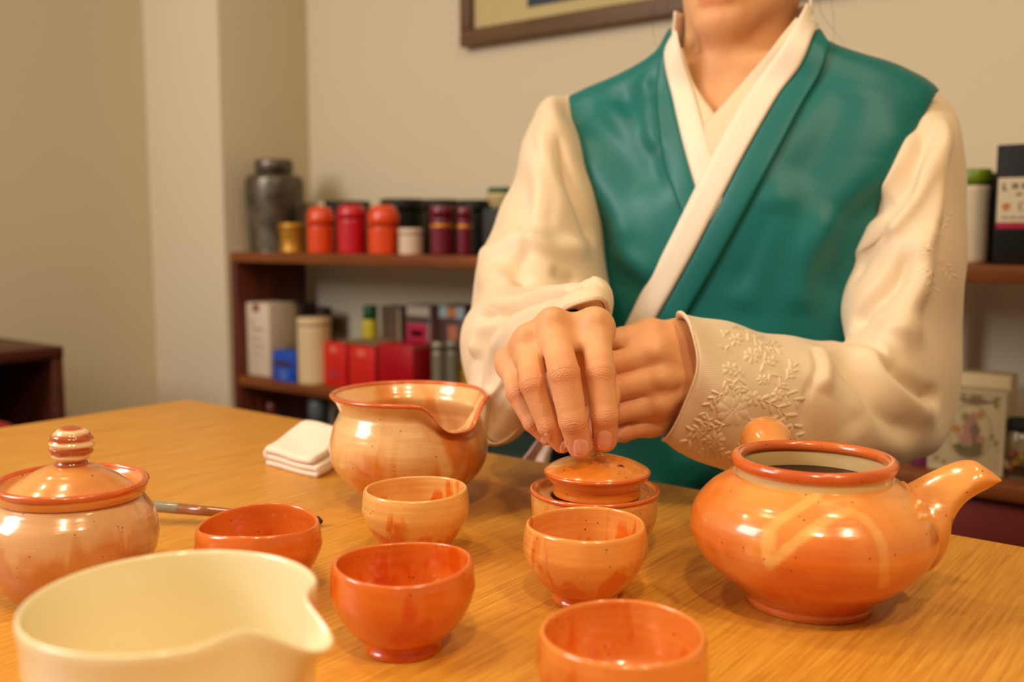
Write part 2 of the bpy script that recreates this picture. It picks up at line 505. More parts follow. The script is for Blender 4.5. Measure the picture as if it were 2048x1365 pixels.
# stools
def stool(cx, cy, top, label, mat, rad=0.17, group=None):
    t = empty('cushioned_stool', (cx, cy, 0)); tag(t, label, 'stool', group)
    box('seat_cushion', (-rad, -rad, top - 0.05), (rad, rad, top), mat, t, bevel=0.018, seg=4)
    box('seat_frame', (-rad + 0.005, -rad + 0.005, top - 0.085), (rad - 0.005, rad - 0.005, top - 0.051), M['cab'], t, bevel=0.003)
    for sx in (-1, 1):
        for sy in (-1, 1):
            a = rad - 0.03
            box('leg', (sx * a - 0.014, sy * a - 0.014, 0), (sx * a + 0.014, sy * a + 0.014, top - 0.086), M['cab'], t, bevel=0.002)
    return t
s1 = on_z(41, 846, 0.64)
stool(s1[0] - 0.165, s1[1] - 0.165, 0.64, 'red cushioned stool before the cabinet at left edge', M['red_cushion'], 0.165)

# picture frame
fbl = on_y(935, 98, YW)
FT = 0.024
pf = empty('picture_frame', (fbl[0], YW, fbl[2]))
tag(pf, 'large brown wooden picture frame hung on the back wall above the shelf', 'picture frame')
PW, PH = 1.15, 0.8
box('frame_rail', (0, -0.028, 0), (PW, -0.002, 0.036), darkwood('brown_frame_wood', (88, 62, 36), (112, 82, 52), 'x'), pf, bevel=0.002)
fm = bpy.data.materials['brown_frame_wood']
box('frame_rail', (0, -0.028, PH - 0.036), (PW, -0.002, PH), fm, pf, bevel=0.002)
box('frame_stile', (0, -0.0275, 0.0365), (0.03, -0.002, PH - 0.0365), fm, pf, bevel=0.002)
box('frame_stile', (PW - 0.03, -0.0275, 0.0365), (PW, -0.002, PH - 0.0365), fm, pf, bevel=0.002)
box('mat_board', (0.0305, -0.012, 0.0365), (PW - 0.0305, -0.002, PH - 0.0365), plain('mat_board', (206, 184, 130), 0.8), pf)
_a = on_y(1055, 14, YW - 0.014)
ax, az = _a[0] - fbl[0], _a[2] - fbl[2]
box('artwork', (ax, -0.0145, az), (PW - ax, -0.0122, PH - az), plain('dark_blue_artwork', (44, 58, 78), 0.6, var=0.25), pf)

# ------------------------------------------------------------------ turned pots
def prof(pts, n):
    return catmull(np.array(pts, float), n)
def lathe(name, profile, mat, parent=None, seg=128, deform=None, loc=None):
    p = np.asarray(profile, float)
    th = np.arange(seg) / seg * 2 * math.pi
    r = np.maximum(p[:, 0], 0.00002)[:, None] * np.ones(seg)[None]
    z = p[:, 1][:, None] * np.ones(seg)[None]
    T = th[None] * np.ones(len(p))[:, None]
    if deform is not None:
        r, z, T = deform(r, z, T, np.linspace(0, 1, len(p))[:, None] * np.ones(seg)[None])
    g = np.stack([r * np.cos(T), r * np.sin(T), z], -1)
    V = g.reshape(-1, 3)
    f = grid_faces(len(p), seg)
    if p[0, 0] < 0.002: f.append(tuple(range(seg))[::-1])
    if p[-1, 0] < 0.002: f.append(tuple((len(p) - 1) * seg + k for k in range(seg)))
    o = mesh_obj(name, V, f, mat, parent)
    if loc is not None: o.location = loc
    return o
def ang_px(deg_img):
    """world angle on the table of a direction seen in the photo: 0 = image right, 90 = away, -90 = towards viewer"""
    return math.atan2(RIGHT[1], RIGHT[0]) + R(deg_img)

def cup_profile(Rr, H, foot=0.0195, belly=1.03, t=0.0032):
    out = [(0, 0.0016), (foot - 0.004, 0.0016), (foot - 0.003, 0.0), (foot, 0.0), (foot + 0.0006, 0.0022), (foot - 0.0002, 0.0062),
           (foot + 0.0055, 0.0098), (Rr * 0.90, 0.0200), (Rr * belly, 0.0310), (Rr * belly, H * 0.80), (Rr * 1.005, H - 0.0022),
           (Rr - 0.0012, H), (Rr - t + 0.0006, H - 0.0012), (Rr - t + 0.0008, H * 0.82), (Rr * belly - t - 0.0006, 0.0315),
           (Rr * 0.86, 0.0200), (Rr * 0.55, 0.0115), (Rr * 0.2, 0.0098), (0, 0.0096)]
    return prof(out, 90)
def wob(seed, a=0.0006, zamp=0.0006, oval=0.0, ridge=0.00010):
    def f(r, z, T, u):
        rr = r * (1 + oval * np.cos(2 * (T - seed))) + a * np.sin(2 * T + seed) * (r > 0.02) + a * 0.5 * np.sin(3 * T + seed * 2) * (r > 0.02)
        rr = rr + ridge * np.sin(z * 1100 + seed + T + 2 * np.sin(z * 260 + seed)) * (r > 0.02)
        zz = z + zamp * np.clip(z / 0.04, 0, 1) ** 3 * np.sin(2 * T + seed * 1.3)
        return rr, zz, T
    return f
def place(px, py, H):
    return on_z(px, py, TABLE_Z + H)
CUPS = [  # rim centre px, py, rim half width px, H, material, label, seed, zamp
    (831, 977, 103, 0.0470, 'cup_drip', 'tea cup with cream drip runs standing in front of the notched pouring bowl', 1.1, 0.0004),
    (1171, 1047, 121, 0.0477, 'cup_mid', 'tea cup with pale streaks near its foot standing in front of the small lidded pot', 2.0, 0.0004),
    (805, 1124, 138, 0.0477, 'cup_deep', 'plain deep orange tea cup, front centre left, showing its whole foot ring', 0.4, 0.0011),
    (517, 1044, 121, 0.0470, 'cup_red', 'red-orange tea cup with uneven rim behind the white porcelain bowl', 4.3, 0.0016),
    (1245, 1262, 168, 0.0477, 'cup_near', 'nearest orange tea cup cropped by the bottom edge of the picture', 2.9, 0.0004)]
for px, py, hw, H, mt, lab, sd, za in CUPS:
    c = place(px, py, H)
    Rr = hw * depth_of(c) / F
    o = lathe('tea_cup', cup_profile(Rr, H), M[mt], loc=(c[0], c[1], TABLE_Z + 0.0002), deform=wob(sd, 0.0004, za))
    o.rotation_euler.z = sd
    tag(o, lab, 'cup', 'orange glazed tea cups')

# notched pouring bowl
c = place(817, 787, 0.091); zz = depth_of(c); Rp = 152 * zz / F; Rb = 158 * zz / F
pr = prof([(0, 0.002), (0.028, 0.002), (0.030, 0), (0.034, 0), (0.035, 0.004), (0.046, 0.014), (Rb * 0.93, 0.030), (Rb, 0.047), (Rb * 0.955, 0.063),
           (Rb * 0.885, 0.0735), (Rb * 0.865, 0.0785), (Rp * 0.95, 0.0855), (Rp * 1.0, 0.0895), (Rp * 0.995, 0.0915), (Rp * 0.96, 0.0905), (Rb * 0.86, 0.083), (Rb * 0.815, 0.077),
           (Rb * 0.84, 0.071), (Rb * 0.91, 0.062), (Rb - 0.004, 0.047), (Rb * 0.86, 0.030), (0.040, 0.014), (0.02, 0.008), (0, 0.0075)], 130)
SPA = ang_px(-47)
def notch(r, z, T, u):
    d = (T - SPA + math.pi) % (2 * math.pi) - math.pi
    up = np.clip((z - 0.050) / 0.0415, 0, 1)
    g = np.exp(-(np.abs(d) / 0.37) ** 3.6)
    g2 = np.exp(-(np.abs(d) / 0.50) ** 2)
    z2 = z - 0.0235 * g * up ** 2.2
    r2 = r + 0.0045 * g2 * up ** 2
    # the lip rolls out on both sides of the notch
    r2 = r2 + 0.0040 * np.exp(-((d - 0.56) / 0.18) ** 2) * up ** 3 + 0.0015 * np.exp(-((d + 0.56) / 0.18) ** 2) * up ** 3
    r2 = r2 + 0.00005 * np.sin(z * 900 + T) + 0.0005 * np.sin(2 * T + 1)
    return r2, z2, T
pb = empty('pouring_bowl', (c[0], c[1], TABLE_Z + 0.0002))
tag(pb, 'round amber glazed pouring bowl with flared lip and a deep U-shaped pouring notch', 'pitcher')
pbo = lathe('bowl_body', prof(pr, 240), M['pitcher'], pb, seg=320, deform=notch)
# painted rim: a thin glaze band following the lip
ip = [i for i in range(len(pr)) if pr[i][1] > 0.0865]
def notch_off(r, z, T, u):
    r2, z2, T2 = notch(r, z, T, u)
    return r2, z2, T2
seg = 220
th = np.arange(seg) / seg * 2 * math.pi
def rim_tube(name, rad, zc, tube, mat, parent, dfm, sq=1.0, seg=200, k=12):
    V = []
    for a in range(k):
        aa = a / k * 2 * math.pi
        rr = np.full(seg, rad + tube * math.cos(aa)); z_ = np.full(seg, zc + tube * sq * math.sin(aa))
        T = np.arange(seg) / seg * 2 * math.pi
        r2, z2, T2 = dfm(rr[None], z_[None], T[None], T[None] * 0) if dfm else (rr[None], z_[None], T[None])
        V.append(np.stack([r2[0] * np.cos(T2[0]), r2[0] * np.sin(T2[0]), z2[0]], -1))
    V.append(V[0])
    V = np.array(V[:-1])
    f = []
    for a in range(k):
        b = (a + 1) % k
        for s in range(seg):
            t = (s + 1) % seg
            f.append((a * seg + s, a * seg + t, b * seg + t, b * seg + s))
    return mesh_obj(name, V.reshape(-1, 3), f, mat, parent)
rim_tube('rim', Rp * 0.985, 0.0905, 0.0024, M['rim'], pb, notch, 0.8)

PBO_RUNS = [([(700, 835), (690, 870), (682, 930)], 0.005, 0.9), ([(745, 850), (760, 880), (770, 925)], 0.006, 0.6), ([(850, 840), (870, 880), (895, 950)], 0.005, 0.8), ([(690, 830), (760, 838), (840, 836)], 0.005, 0.8), ([(790, 850), (800, 900), (830, 960)], 0.006, 0.5)]
# white porcelain bowl with a pinched spout
c = place(347, 1193, 0.081); zz = depth_of(c); Rw = 286 * zz / F
pr = prof([(0, 0.003), (0.030, 0.003), (0.032, 0), (0.036, 0), (0.037, 0.004), (Rw * 0.80, 0.012), (Rw * 0.93, 0.028), (Rw * 0.97, 0.050), (Rw * 0.985, 0.070),
           (Rw * 1.0, 0.0785), (Rw * 0.985, 0.0812), (Rw * 0.955, 0.0795), (Rw * 0.935, 0.070), (Rw * 0.915, 0.050), (Rw * 0.875, 0.028), (Rw * 0.70, 0.012), (0.025, 0.0075), (0, 0.007)], 110)
SPW = ang_px(-24)
def pinch(r, z, T, u):
    d = (T - SPW + math.pi) % (2 * math.pi) - math.pi
    up = np.clip((z - 0.030) / 0.051, 0, 1)
    g = np.exp(-(np.abs(d) / 0.20) ** 2.6)
    sh_ = np.exp(-(np.abs(np.abs(d) - 0.42) / 0.20) ** 2)
    return r * (1 + 0.30 * g * up ** 2.2 - 0.05 * sh_ * up ** 2), z - 0.0085 * g * up ** 2 + 0.0016 * sh_ * up ** 3, T
o = lathe('porcelain_bowl', pr, M['porcelain'], seg=240, deform=pinch, loc=(c[0], c[1], TABLE_Z + 0.0002))
tag(o, 'large white porcelain pouring bowl with pinched spout in the lower left foreground', 'bowl')

# lidded jar
c = place(137, 976, 0.066); zz = depth_of(c); Rl = 141 * zz / F; Rj = 168 * zz / F
jr = empty('lidded_jar', (c[0], c[1], TABLE_Z + 0.0002))
tag(jr, 'squat tan glazed jar with a flanged lid and banded round knob at the left', 'jar')
pr = prof([(0, 0.002), (0.030, 0.002), (0.032, 0), (0.035, 0), (0.036, 0.003), (Rj * 0.88, 0.015), (Rj * 0.985, 0.028), (Rj, 0.038), (Rj * 0.96, 0.049), (Rj * 0.85, 0.058),
           (Rj * 0.78, 0.0615), (Rj * 0.76, 0.0612), (Rj * 0.80, 0.056), (Rj * 0.92, 0.046), (Rj * 0.94, 0.036), (Rj * 0.80, 0.014), (0.02, 0.007), (0, 0.007)], 90)
lathe('jar_body', pr, M['jar'], jr, seg=160, deform=wob(2.2, 0.0004, 0))
lt = empty('lid_axis')
lp = prof([(0, 0.056), (Rl * 0.72, 0.056), (Rl * 0.86, 0.0612), (Rl * 0.97, 0.0622), (Rl * 1.0, 0.0655), (Rl * 1.0, 0.0695), (Rl * 0.985, 0.0708), (Rl * 0.95, 0.0700),
           (Rl * 0.90, 0.0665), (Rl * 0.84, 0.0668), (Rl * 0.70, 0.0705), (Rl * 0.50, 0.0758), (Rl * 0.34, 0.0790), (Rl * 0.2, 0.0802), (0, 0.0805)], 90)
lid = lathe('lid', lp, M['jar_lid'], jr, seg=160, deform=wob(0.7, 0.0003, 0.0003))
rim_tube('lid_rim', Rl * 0.985, 0.0695, 0.0021, M['rim'], lid, None)
kp = prof([(0.0095, 0.0795), (0.0092, 0.0815), (0.0085, 0.0832), (0.0110, 0.0858), (0.0124, 0.0900), (0.0127, 0.0930), (0.0118, 0.0975), (0.0092, 0.1012), (0.005, 0.1035), (0.0, 0.1042)], 50)
def swirl(r, z, T, u):
    return r + 0.00045 * np.sin(z * 1500 + T) * (z > 0.084), z, T
lathe('knob', kp, M['knob'], lid, seg=80, deform=swirl)
bpy.data.objects.remove(lt)
lid.rotation_euler = (R(-1.2), R(1.5), 0)

# small pot in the hand's reach, and its lifted lid
c = place(1189, 977, 0.0458); zz = depth_of(c); Rq = 127 * zz / F
POT = np.array([c[0], c[1], TABLE_Z])
sp = empty('small_pot', (c[0], c[1], TABLE_Z + 0.0002))
tag(sp, 'small wide orange pot with sunken gallery ring under the lid being held', 'pot')
pr = prof([(0, 0.002), (0.022, 0.002), (0.0235, 0), (0.027, 0), (0.0275, 0.003), (Rq * 0.85, 0.013), (Rq * 0.97, 0.026), (Rq * 1.0, 0.038), (Rq * 0.995, 0.0435), (Rq * 0.97, 0.0458),
           (Rq * 0.92, 0.0450), (Rq * 0.885, 0.0425), (Rq * 0.86, 0.0412), (Rq * 0.76, 0.0410), (Rq * 0.70, 0.0408), (Rq * 0.68, 0.0395), (Rq * 0.72, 0.032), (Rq * 0.78, 0.02), (0.02, 0.008), (0, 0.007)], 100)
lathe('pot_body', pr, M['pot'], sp, seg=160, deform=wob(1.9, 0.0003, 0.0002))
rim_tube('rim', Rq * 0.985, 0.0446, 0.0017, M['rim'], sp, None)
cl = place(1194, 944, 0.0585); Rk = 104 * depth_of(cl) / F
ld = empty('pot_lid', (cl[0], cl[1], TABLE_Z + 0.0432))
tag(ld, 'orange domed lid with a steam hole, held by the fingertips over the small pot', 'lid')
f0 = 0.0415
pr = prof([(0, 0.003), (Rk * 0.74, 0.0012), (Rk * 0.80, 0.0), (Rk * 0.835, 0.001), (Rk * 0.825, 0.0045), (Rk * 0.845, 0.0078), (Rk * 0.93, 0.0106), (Rk * 0.985, 0.0130), (Rk * 1.0, 0.0154),
           (Rk * 0.985, 0.0172), (Rk * 0.90, 0.0193), (Rk * 0.72, 0.0222), (Rk * 0.5, 0.0246), (Rk * 0.3, 0.0262), (Rk * 0.15, 0.0268), (0, 0.0270)], 90)
lb = lathe('lid_body', pr, M['pot'], ld, seg=160, deform=wob(0.9, 0.0002, 0.0))
rim_tube('rim', Rk * 0.985, 0.0155, 0.0015, M['rim'], ld, None)
kb = lathe('knob', prof([(0.0055, 0.0262), (0.0034, 0.0278), (0.0034, 0.0300), (0.0042, 0.0318), (0.0038, 0.0334), (0.002, 0.0344), (0, 0.0346)], 30), M['pot'], ld, seg=48)
hb = bvh_of([Vector(v.co) + ld.location for v in lb.data.vertices], [tuple(p.vertices) for p in lb.data.polygons])
hp, hn = hit(hb, 1242, 933)
if hp is not None:
    V = []; k = 20
    u1 = np.cross(hn, [0, 0, 1.0]); u1 /= np.linalg.norm(u1); u2 = np.cross(hn, u1)
    for rr, hh in ((0.0028, 0.0), (0.0022, 0.0006), (0.0016, 0.0002)):
        for i in range(k):
            a = i / k * 2 * math.pi
            V.append(hp + u1 * rr * math.cos(a) + u2 * rr * math.sin(a) + hn * hh - np.array(ld.location))
    mesh_obj('steam_hole_rim', V, grid_faces(3, k), M['rim'], ld)
    V = [hp + u1 * 0.0017 * math.cos(i / k * 2 * math.pi) + u2 * 0.0017 * math.sin(i / k * 2 * math.pi) + hn * 0.0002 - np.array(ld.location) for i in range(k)]
    mesh_obj('steam_hole_disc', V, [tuple(range(k))], plain('steam_hole_shade', (90, 34, 14), 0.6), ld)  # flat disc, coloured dark for the shade inside the hole

# teapot
HT = 0.0880
c = place(1622, 918, HT); zt = depth_of(c); Rt = 159 * zt / F; Rtb = 0.0705
tx = on_z(1626, 918, TABLE_Z + HT)
tp = empty('side_handle_teapot', (tx[0], tx[1], TABLE_Z + 0.0002))
tag(tp, 'large open orange glazed teapot with short spout pointing right and stub side handle', 'teapot')
pr = prof([(0, 0.002), (0.030, 0.002), (0.032, 0), (0.0358, 0), (0.0368, 0.0025), (0.0372, 0.006), (0.046, 0.0130), (0.0620, 0.0270), (0.0695, 0.040), (Rtb, 0.0485), (0.0680, 0.0590), (0.0600, 0.0688),
           (0.0520, 0.0745), (0.0480, 0.0772), (0.0452, 0.0784), (0.0432, 0.0778), (0.0424, 0.0750), (0.0430, 0.0710), (0.049, 0.068), (0.0560, 0.064),
           (0.0650, 0.055), (0.0668, 0.047), (0.064, 0.036), (0.053, 0.02), (0.03, 0.009), (0, 0.008)], 140)
def cream_runs(o, strokes):
    """pale glaze runs of their own shape, stored on the pot's surface"""
    loc = o.location if o.parent is None else o.parent.location
    V = np.array([list(v.co) for v in o.data.vertices]) + np.array(loc)
    bv = bvh_of(V, [tuple(f.vertices) for f in o.data.polygons])
    out = np.zeros(len(V))
    for pts, wd, k_ in strokes:
        sp_ = [hit(bv, *q)[0] for q in catmull(np.array(pts, float), 40)]
        sp_ = [q for q in sp_ if q is not None]
        for a, b2 in zip(sp_[:-1], sp_[1:]):
            ab = b2 - a; t = np.clip(((V - a) @ ab) / (ab @ ab + 1e-12), 0, 1)
            d = np.linalg.norm(V - a - t[:, None] * ab, axis=1)
            out = np.maximum(out, k_ * np.clip(1.4 * np.exp(-(d / wd) ** 2), 0, 1))
    at = o.data.attributes.new('cream', 'FLOAT', 'POINT'); at.data.foreach_set('value', out.astype(np.float32))
tbo = lathe('teapot_body', prof(pr, 260), M['teapot'], tp, seg=340, deform=wob(1.4, 0.0004, 0, ridge=0.00004))
cream_runs(tbo, [([(1655, 975), (1610, 1008), (1555, 1045), (1532, 1085), (1538, 1132)], 0.0036, 1.0),
                 ([(1538, 1132), (1556, 1115), (1600, 1078), (1650, 1042), (1700, 1020)], 0.0032, 0.9),
                 ([(1600, 985), (1660, 1015), (1715, 1030), (1750, 1060), (1768, 1110), (1768, 1170)], 0.0038, 0.75),
                 ([(1538, 1060), (1536, 1100)], 0.0050, 0.8), ([(1500, 975), (1600, 990), (1720, 985)], 0.004, 0.45)])
lathe('neck', prof([(0.0452, 0.0745), (0.0448, 0.0775), (0.0446, 0.0810), (0.0450, 0.0850), (0.0432, 0.0856), (0.0420, 0.084), (0.0418, 0.078), (0.0422, 0.072)], 40), M['cream_glaze'], tp, seg=140)
rim_tube('rim', Rt - 0.0032, HT - 0.0016, 0.0036, M['rim'], tp, wob(0.6, 0.0004, 0.0003), 1.05)
k = 96
te = mesh_obj('dark_tea', [(0.0416 * math.cos(i / k * 2 * math.pi), 0.0416 * math.sin(i / k * 2 * math.pi), s) for s in (0.0700, 0.0742) for i in range(k)],
              [tuple(range(k))[::-1], tuple(range(k, 2 * k))] + [(i, (i + 1) % k, k + (i + 1) % k, k + i) for i in range(k)], M['tea'], smooth=False)
te.location = tp.location
tag(te, 'dark red tea filling the open teapot', 'tea')
tcz = depth_of(tx)
cream_runs(pbo, PBO_RUNS)
# spout
def ringpx(T_, B_, z, thick):
    a, b = P(T_[0], T_[1], z), P(B_[0], B_[1], z)
    c_ = (a + b) / 2; h = np.linalg.norm(a - b) / 2
    return [a, c_ - FWD * h * thick, b, c_ + FWD * h * thick]
zs = tcz
SR = [((1788, 985), (1796, 1142), zs - 0.004, 0.85), ((1808, 972), (1832, 1148), zs - 0.005, 0.85), ((1824, 965), (1862, 1139), zs - 0.006, 0.85), ((1842, 955), (1887, 1105), zs - 0.007, 0.85),
      ((1866, 943), (1896, 1062), zs - 0.009, 0.9), ((1893, 931), (1907, 1033), zs - 0.011, 0.95), ((1922, 922), (1925, 1009), zs - 0.014, 1.0), ((1948, 922), (1950, 991), zs - 0.017, 1.0),
      ((1972, 936), (1974, 979), zs - 0.020, 1.0), ((1996, 954), (1990, 969), zs - 0.023, 1.1), ((2003, 960), (1998, 965), zs - 0.024, 1.2)]
g = loft_grid([ringpx(*s) for s in SR], 70, 64)
g = g - np.array(tp.location)
V = g.reshape(-1, 3); f = grid_faces(70, 64); f.append(tuple(range(69 * 64, 70 * 64)))
spo = mesh_obj('spout', V, f, M['teapot'], tp)
# groove ring where the spout is joined on
jr_ = ringpx((1806, 968), (1826, 1152), zs - 0.005, 0.86)
jg = catmull(np.array(jr_), 80, closed=True)
jq = jg - np.array(tp.location); jc = jq.mean(0); jn = np.cross(jq[0] - jc, jq[20] - jc); jn /= np.linalg.norm(jn)
jv = []
for q in jq:
    rd = (q - jc) / np.linalg.norm(q - jc)
    jv += [q + rd * 0.0015 * math.cos(a) + jn * 0.0015 * math.sin(a) for a in [i / 8 * 2 * math.pi for i in range(8)]]
jf = grid_faces(80, 8) + [(79 * 8 + i, 79 * 8 + (i + 1) % 8, (i + 1) % 8, i) for i in range(8)]
mesh_obj('spout_joint', jv, jf, M['teapot'], tp)
# handle (a stub that leaves the back of the body and ends in a rounded bulb)
he = P(1532, 885, tcz + 0.092); hs = np.array([tx[0], tx[1], TABLE_Z + 0.055])
dv = he - hs; L = np.linalg.norm(dv); dv /= L
a1 = np.cross(dv, [0, 0, 1.0]); a1 /= np.linalg.norm(a1); a2 = np.cross(a1, dv)
hpz = prof([(0.0115, 0.055), (0.0112, L - 0.035), (0.0132, L - 0.018), (0.0164, L - 0.008), (0.0176, L + 0.000), (0.0158, L + 0.008), (0.0100, L + 0.0142), (0.0, L + 0.0165)], 50)
V = []; k = 56
for r_, l_ in hpz:
    for i in range(k):
        a = i / k * 2 * math.pi
        V.append(hs + dv * l_ + (a1 * math.cos(a) + a2 * math.sin(a)) * max(r_, 1e-5) - np.array(tp.location))
mesh_obj('handle', V, grid_faces(50, k), M['teapot'], tp)

# folded napkin: one cloth folded into layers, seen from its looped end
def napkin():
    # local frame on the table: U along the layered front edge, W into the picture
    A = on_z(525, 931, TABLE_Z); B = on_z(636, 957, TABLE_Z); D = on_z(560, 893, TABLE_Z)
    U = B - A; Lu = np.linalg.norm(U); U /= Lu
    W = on_z(700, 921, TABLE_Z) - B; Lw = np.linalg.norm(W); W /= Lw
    # section across W at parameter s (0..1): folded strip path (u, z)
    th = 0.0056
    path = []
    def arc(cx, cz, r, a0, a1, n=8):
        for i in range(n + 1):
            a = R(a0 + (a1 - a0) * i / n); path.append((cx + r * math.cos(a), cz + r * math.sin(a)))
    z0 = 0.0022
    path += [(0.004, z0), (Lu * 0.5, z0), (Lu - 0.004, z0)]
    arc(Lu - 0.004, z0 + th / 2 + 0.0003, th / 2 + 0.0003, -80, 80)
    path += [(Lu * 0.5, z0 + th + 0.0007), (0.006, z0 + th + 0.0008)]
    arc(0.006, z0 + 1.5 * th + 0.0012, th / 2 + 0.0004, 260, 100)
    path += [(Lu * 0.5, z0 + 2 * th + 0.0016), (Lu - 0.006, z0 + 2 * th + 0.0016)]
    path = catmull(np.array(path), 150)
    tang = np.gradient(path, axis=0); tang /= np.linalg.norm(tang, axis=1, keepdims=True)
    nor = np.stack([-tang[:, 1], tang[:, 0]], -1)
    half = th / 2 - 0.0001
    sec = np.concatenate([path + nor * half, (path - nor * half)[::-1]])
    ns = 34
    V = []
    for j in range(ns):
        s = j / (ns - 1)
        fl_ = 1 + 0.25 * math.sin(s * 5)
        for (u, z) in sec:
            hgt = max(z, 0.0001)
            lift = 0.016 * s ** 1.6 * (hgt / 0.018)
            uu = u + 0.010 * s * (hgt / 0.018) + 0.002 * math.sin(s * 7)
            edge = math.exp(-((s) / 0.05) ** 2) + math.exp(-((1 - s) / 0.05) ** 2)
            ww = s * Lw + 0.002 * math.sin(u * 60 + 1) * edge
            p = A + U * uu + W * ww
            V.append((p[0], p[1], TABLE_Z + 0.0003 + hgt * (1 - 0.1 * edge) + lift + 0.0008 * math.sin(u * 90 + s * 6) * (hgt / 0.018)))
    m = len(sec)
    f = grid_faces(ns, m)
    # end caps strip by strip across the cloth thickness
    n2 = m // 2
    for row in (0, ns - 1):
        for i in range(n2 - 1):
            q = (row * m + i, row * m + i + 1, row * m + m - 2 - i, row * m + m - 1 - i)
            f.append(q if row else q[::-1])
    o = mesh_obj('folded_napkin', V, f, M['cotton'])
    tag(o, 'white cotton napkin folded in layers lying left of the pouring bowl', 'napkin')
napkin()

# tea brush lying between jar and cups
b0 = on_z(238, 1007, TABLE_Z + 0.016); b1 = on_z(645, 1044, TABLE_Z + 0.004)
tbr = empty('tea_brush', tuple(b0)); tag(tbr, 'slim tea brush with grey ferrule and brown handle lying behind the cups', 'brush')
def rod(name, pts, mat, parent, k=20):
    pts = np.array(pts, float); d = (b1 - b0) / np.linalg.norm(b1 - b0)
    a1 = np.cross(d, [0, 0, 1.0]); a1 /= np.linalg.norm(a1); a2 = np.cross(a1, d)
    V = []
    for s, r_ in pts:
        c_ = b0 + (b1 - b0) * s - b0
        for i in range(k):
            a = i / k * 2 * math.pi; V.append(c_ + a1 * r_ * math.cos(a) + a2 * r_ * math.sin(a))
    f = grid_faces(len(pts), k); f.append(tuple(range(k))[::-1]); f.append(tuple((len(pts) - 1) * k + i for i in range(k)))
    return mesh_obj(name, V, f, mat, parent)
rod('grey_sleeve', [(0.0, 0.0036), (0.01, 0.0042), (0.29, 0.0042), (0.30, 0.0040)], plain('grey_lacquer', (150, 142, 128), 0.25, coat=0.4), tbr)
rod('handle', [(0.30, 0.0041), (0.45, 0.0038), (0.70, 0.0034), (0.93, 0.0030)], plain('brown_lacquer', (150, 84, 44), 0.2, coat=0.5), tbr)
br = rod('bristles', [(0.93, 0.003), (0.95, 0.0036), (0.98, 0.0038), (1.0, 0.0012)], plain('dark_bristles', (70, 44, 26), 0.8), tbr)

# ------------------------------------------------------------------ things on the shelves
def shelf_pt(px, Z, t):
    """point on shelf height Z, t metres behind the shelf front, seen in column px"""
    p = on_y(px, 600, YF + t)
    for _ in range(3):
        z = depth_of((p[0], p[1], Z)); 
        py = pix([(p[0], p[1], Z)])[0][0][1]
        p = on_y(px, py, YF + t)
    return p[0], YF + t
def top_z(px, py, t):
    return on_y(px, py, YF + t)[2]
def tin(label, px0, px1, pyt, Z, t, mat, cat='tin', group=None, lid=None, lid_frac=0.25, dome=0.0, neck=None, name='tea_tin', band=None, waist=0.0, gap=True):
    xa, ya = shelf_pt(px0, Z, t); xb, yb = shelf_pt(px1, Z, t)
    x = (xa + xb) / 2; dep = depth_of((x, YF + t, Z)); r = (px1 - px0) * dep / F / 2
    H = top_z((px0 + px1) / 2, pyt, t) - Z
    e = empty(name, (x, YF + t, Z + 0.0003)); tag(e, label, cat, group)
    b = 0.0015
    hl = H * (1 - lid_frac)
    w_ = lambda z: r * (1 - waist * math.sin(math.pi * min(max(z / hl, 0), 1)))
    pb = [(0, 0), (r - b, 0), (r, b)] + [(w_(hl * s), hl * s) for s in (0.25, 0.5, 0.75)] + [(r, hl - b), (r - b, hl), (0, hl)]
    pp = []
    for a_, b_ in zip(pb[:-1], pb[1:]):
        for s in range(4): pp.append((a_[0] + (b_[0] - a_[0]) * s / 4, a_[1] + (b_[1] - a_[1]) * s / 4))
    pp.append(pb[-1])
    lathe('body', pp, mat, e, seg=48)
    lr = neck or 1.0
    ll = H - hl
    if dome > 0:
        q = [(0, hl + 0.0004), (r * lr * 1.01, hl + 0.0004), (r * lr * 1.01, hl + ll * 0.35)] + [(r * lr * (1.01 * math.cos(a) ** dome), hl + ll * (0.35 + 0.65 * math.sin(a))) for a in [R(x_) for x_ in (20, 40, 55, 68, 78)]] + [(0, H)]
    else:
        q = [(0, hl + 0.0004), (r * lr * 1.015, hl + 0.0004), (r * lr * 1.015, hl + ll * 0.5), (r * lr * 1.015, H - b), (r * lr * 1.015 - b, H), (0, H)]
    lathe('lid', q, lid or mat, e, seg=48)
    if band:
        z0, z1, bm_ = band
        lathe('band', [(r * 1.0, hl * z0), (r * 1.03, hl * z0 + 0.0005), (r * 1.03, hl * z1 - 0.0005), (r * 1.0, hl * z1)], bm_, e, seg=48)
    return e
def carton(label, px0, px1, pyt, Z, t, dpt, mat, cat='box', group=None, prints=(), name='tea_box', lid=None, lid_frac=0.2):
    xa, ya = shelf_pt(px0, Z, t); xb, yb = shelf_pt(px1, Z, t)
    wd = xb - xa; H = top_z((px0 + px1) / 2, pyt, t) - Z
    e = empty(name, (xa, YF + t, Z + 0.0003)); tag(e, label, cat, group)
    hl = H * (1 - lid_frac) if lid else H
    box('body', (0, 0, 0), (wd, dpt, hl), mat, e, bevel=0.0008)
    if lid: box('lid', (-0.0006, -0.0006, hl + 0.0003), (wd + 0.0006, dpt + 0.0006, H), lid, e, bevel=0.0008)
    for (u0, v0, u1, v1, pm) in prints:     # flat printed patches on the front (fractions)
        box('printed_patch', (wd * u0, -0.0010, H * v0), (wd * u1, -0.0002, H * v1), pm, e)
    return e
mk = lambda n, c, r=0.45, **k: plain(n, c, r, **k)
m_or = mk('orange_enamel', (236, 72, 18), 0.3, coat=0.3); m_red = mk('red_enamel', (206, 8, 34), 0.3, coat=0.3)
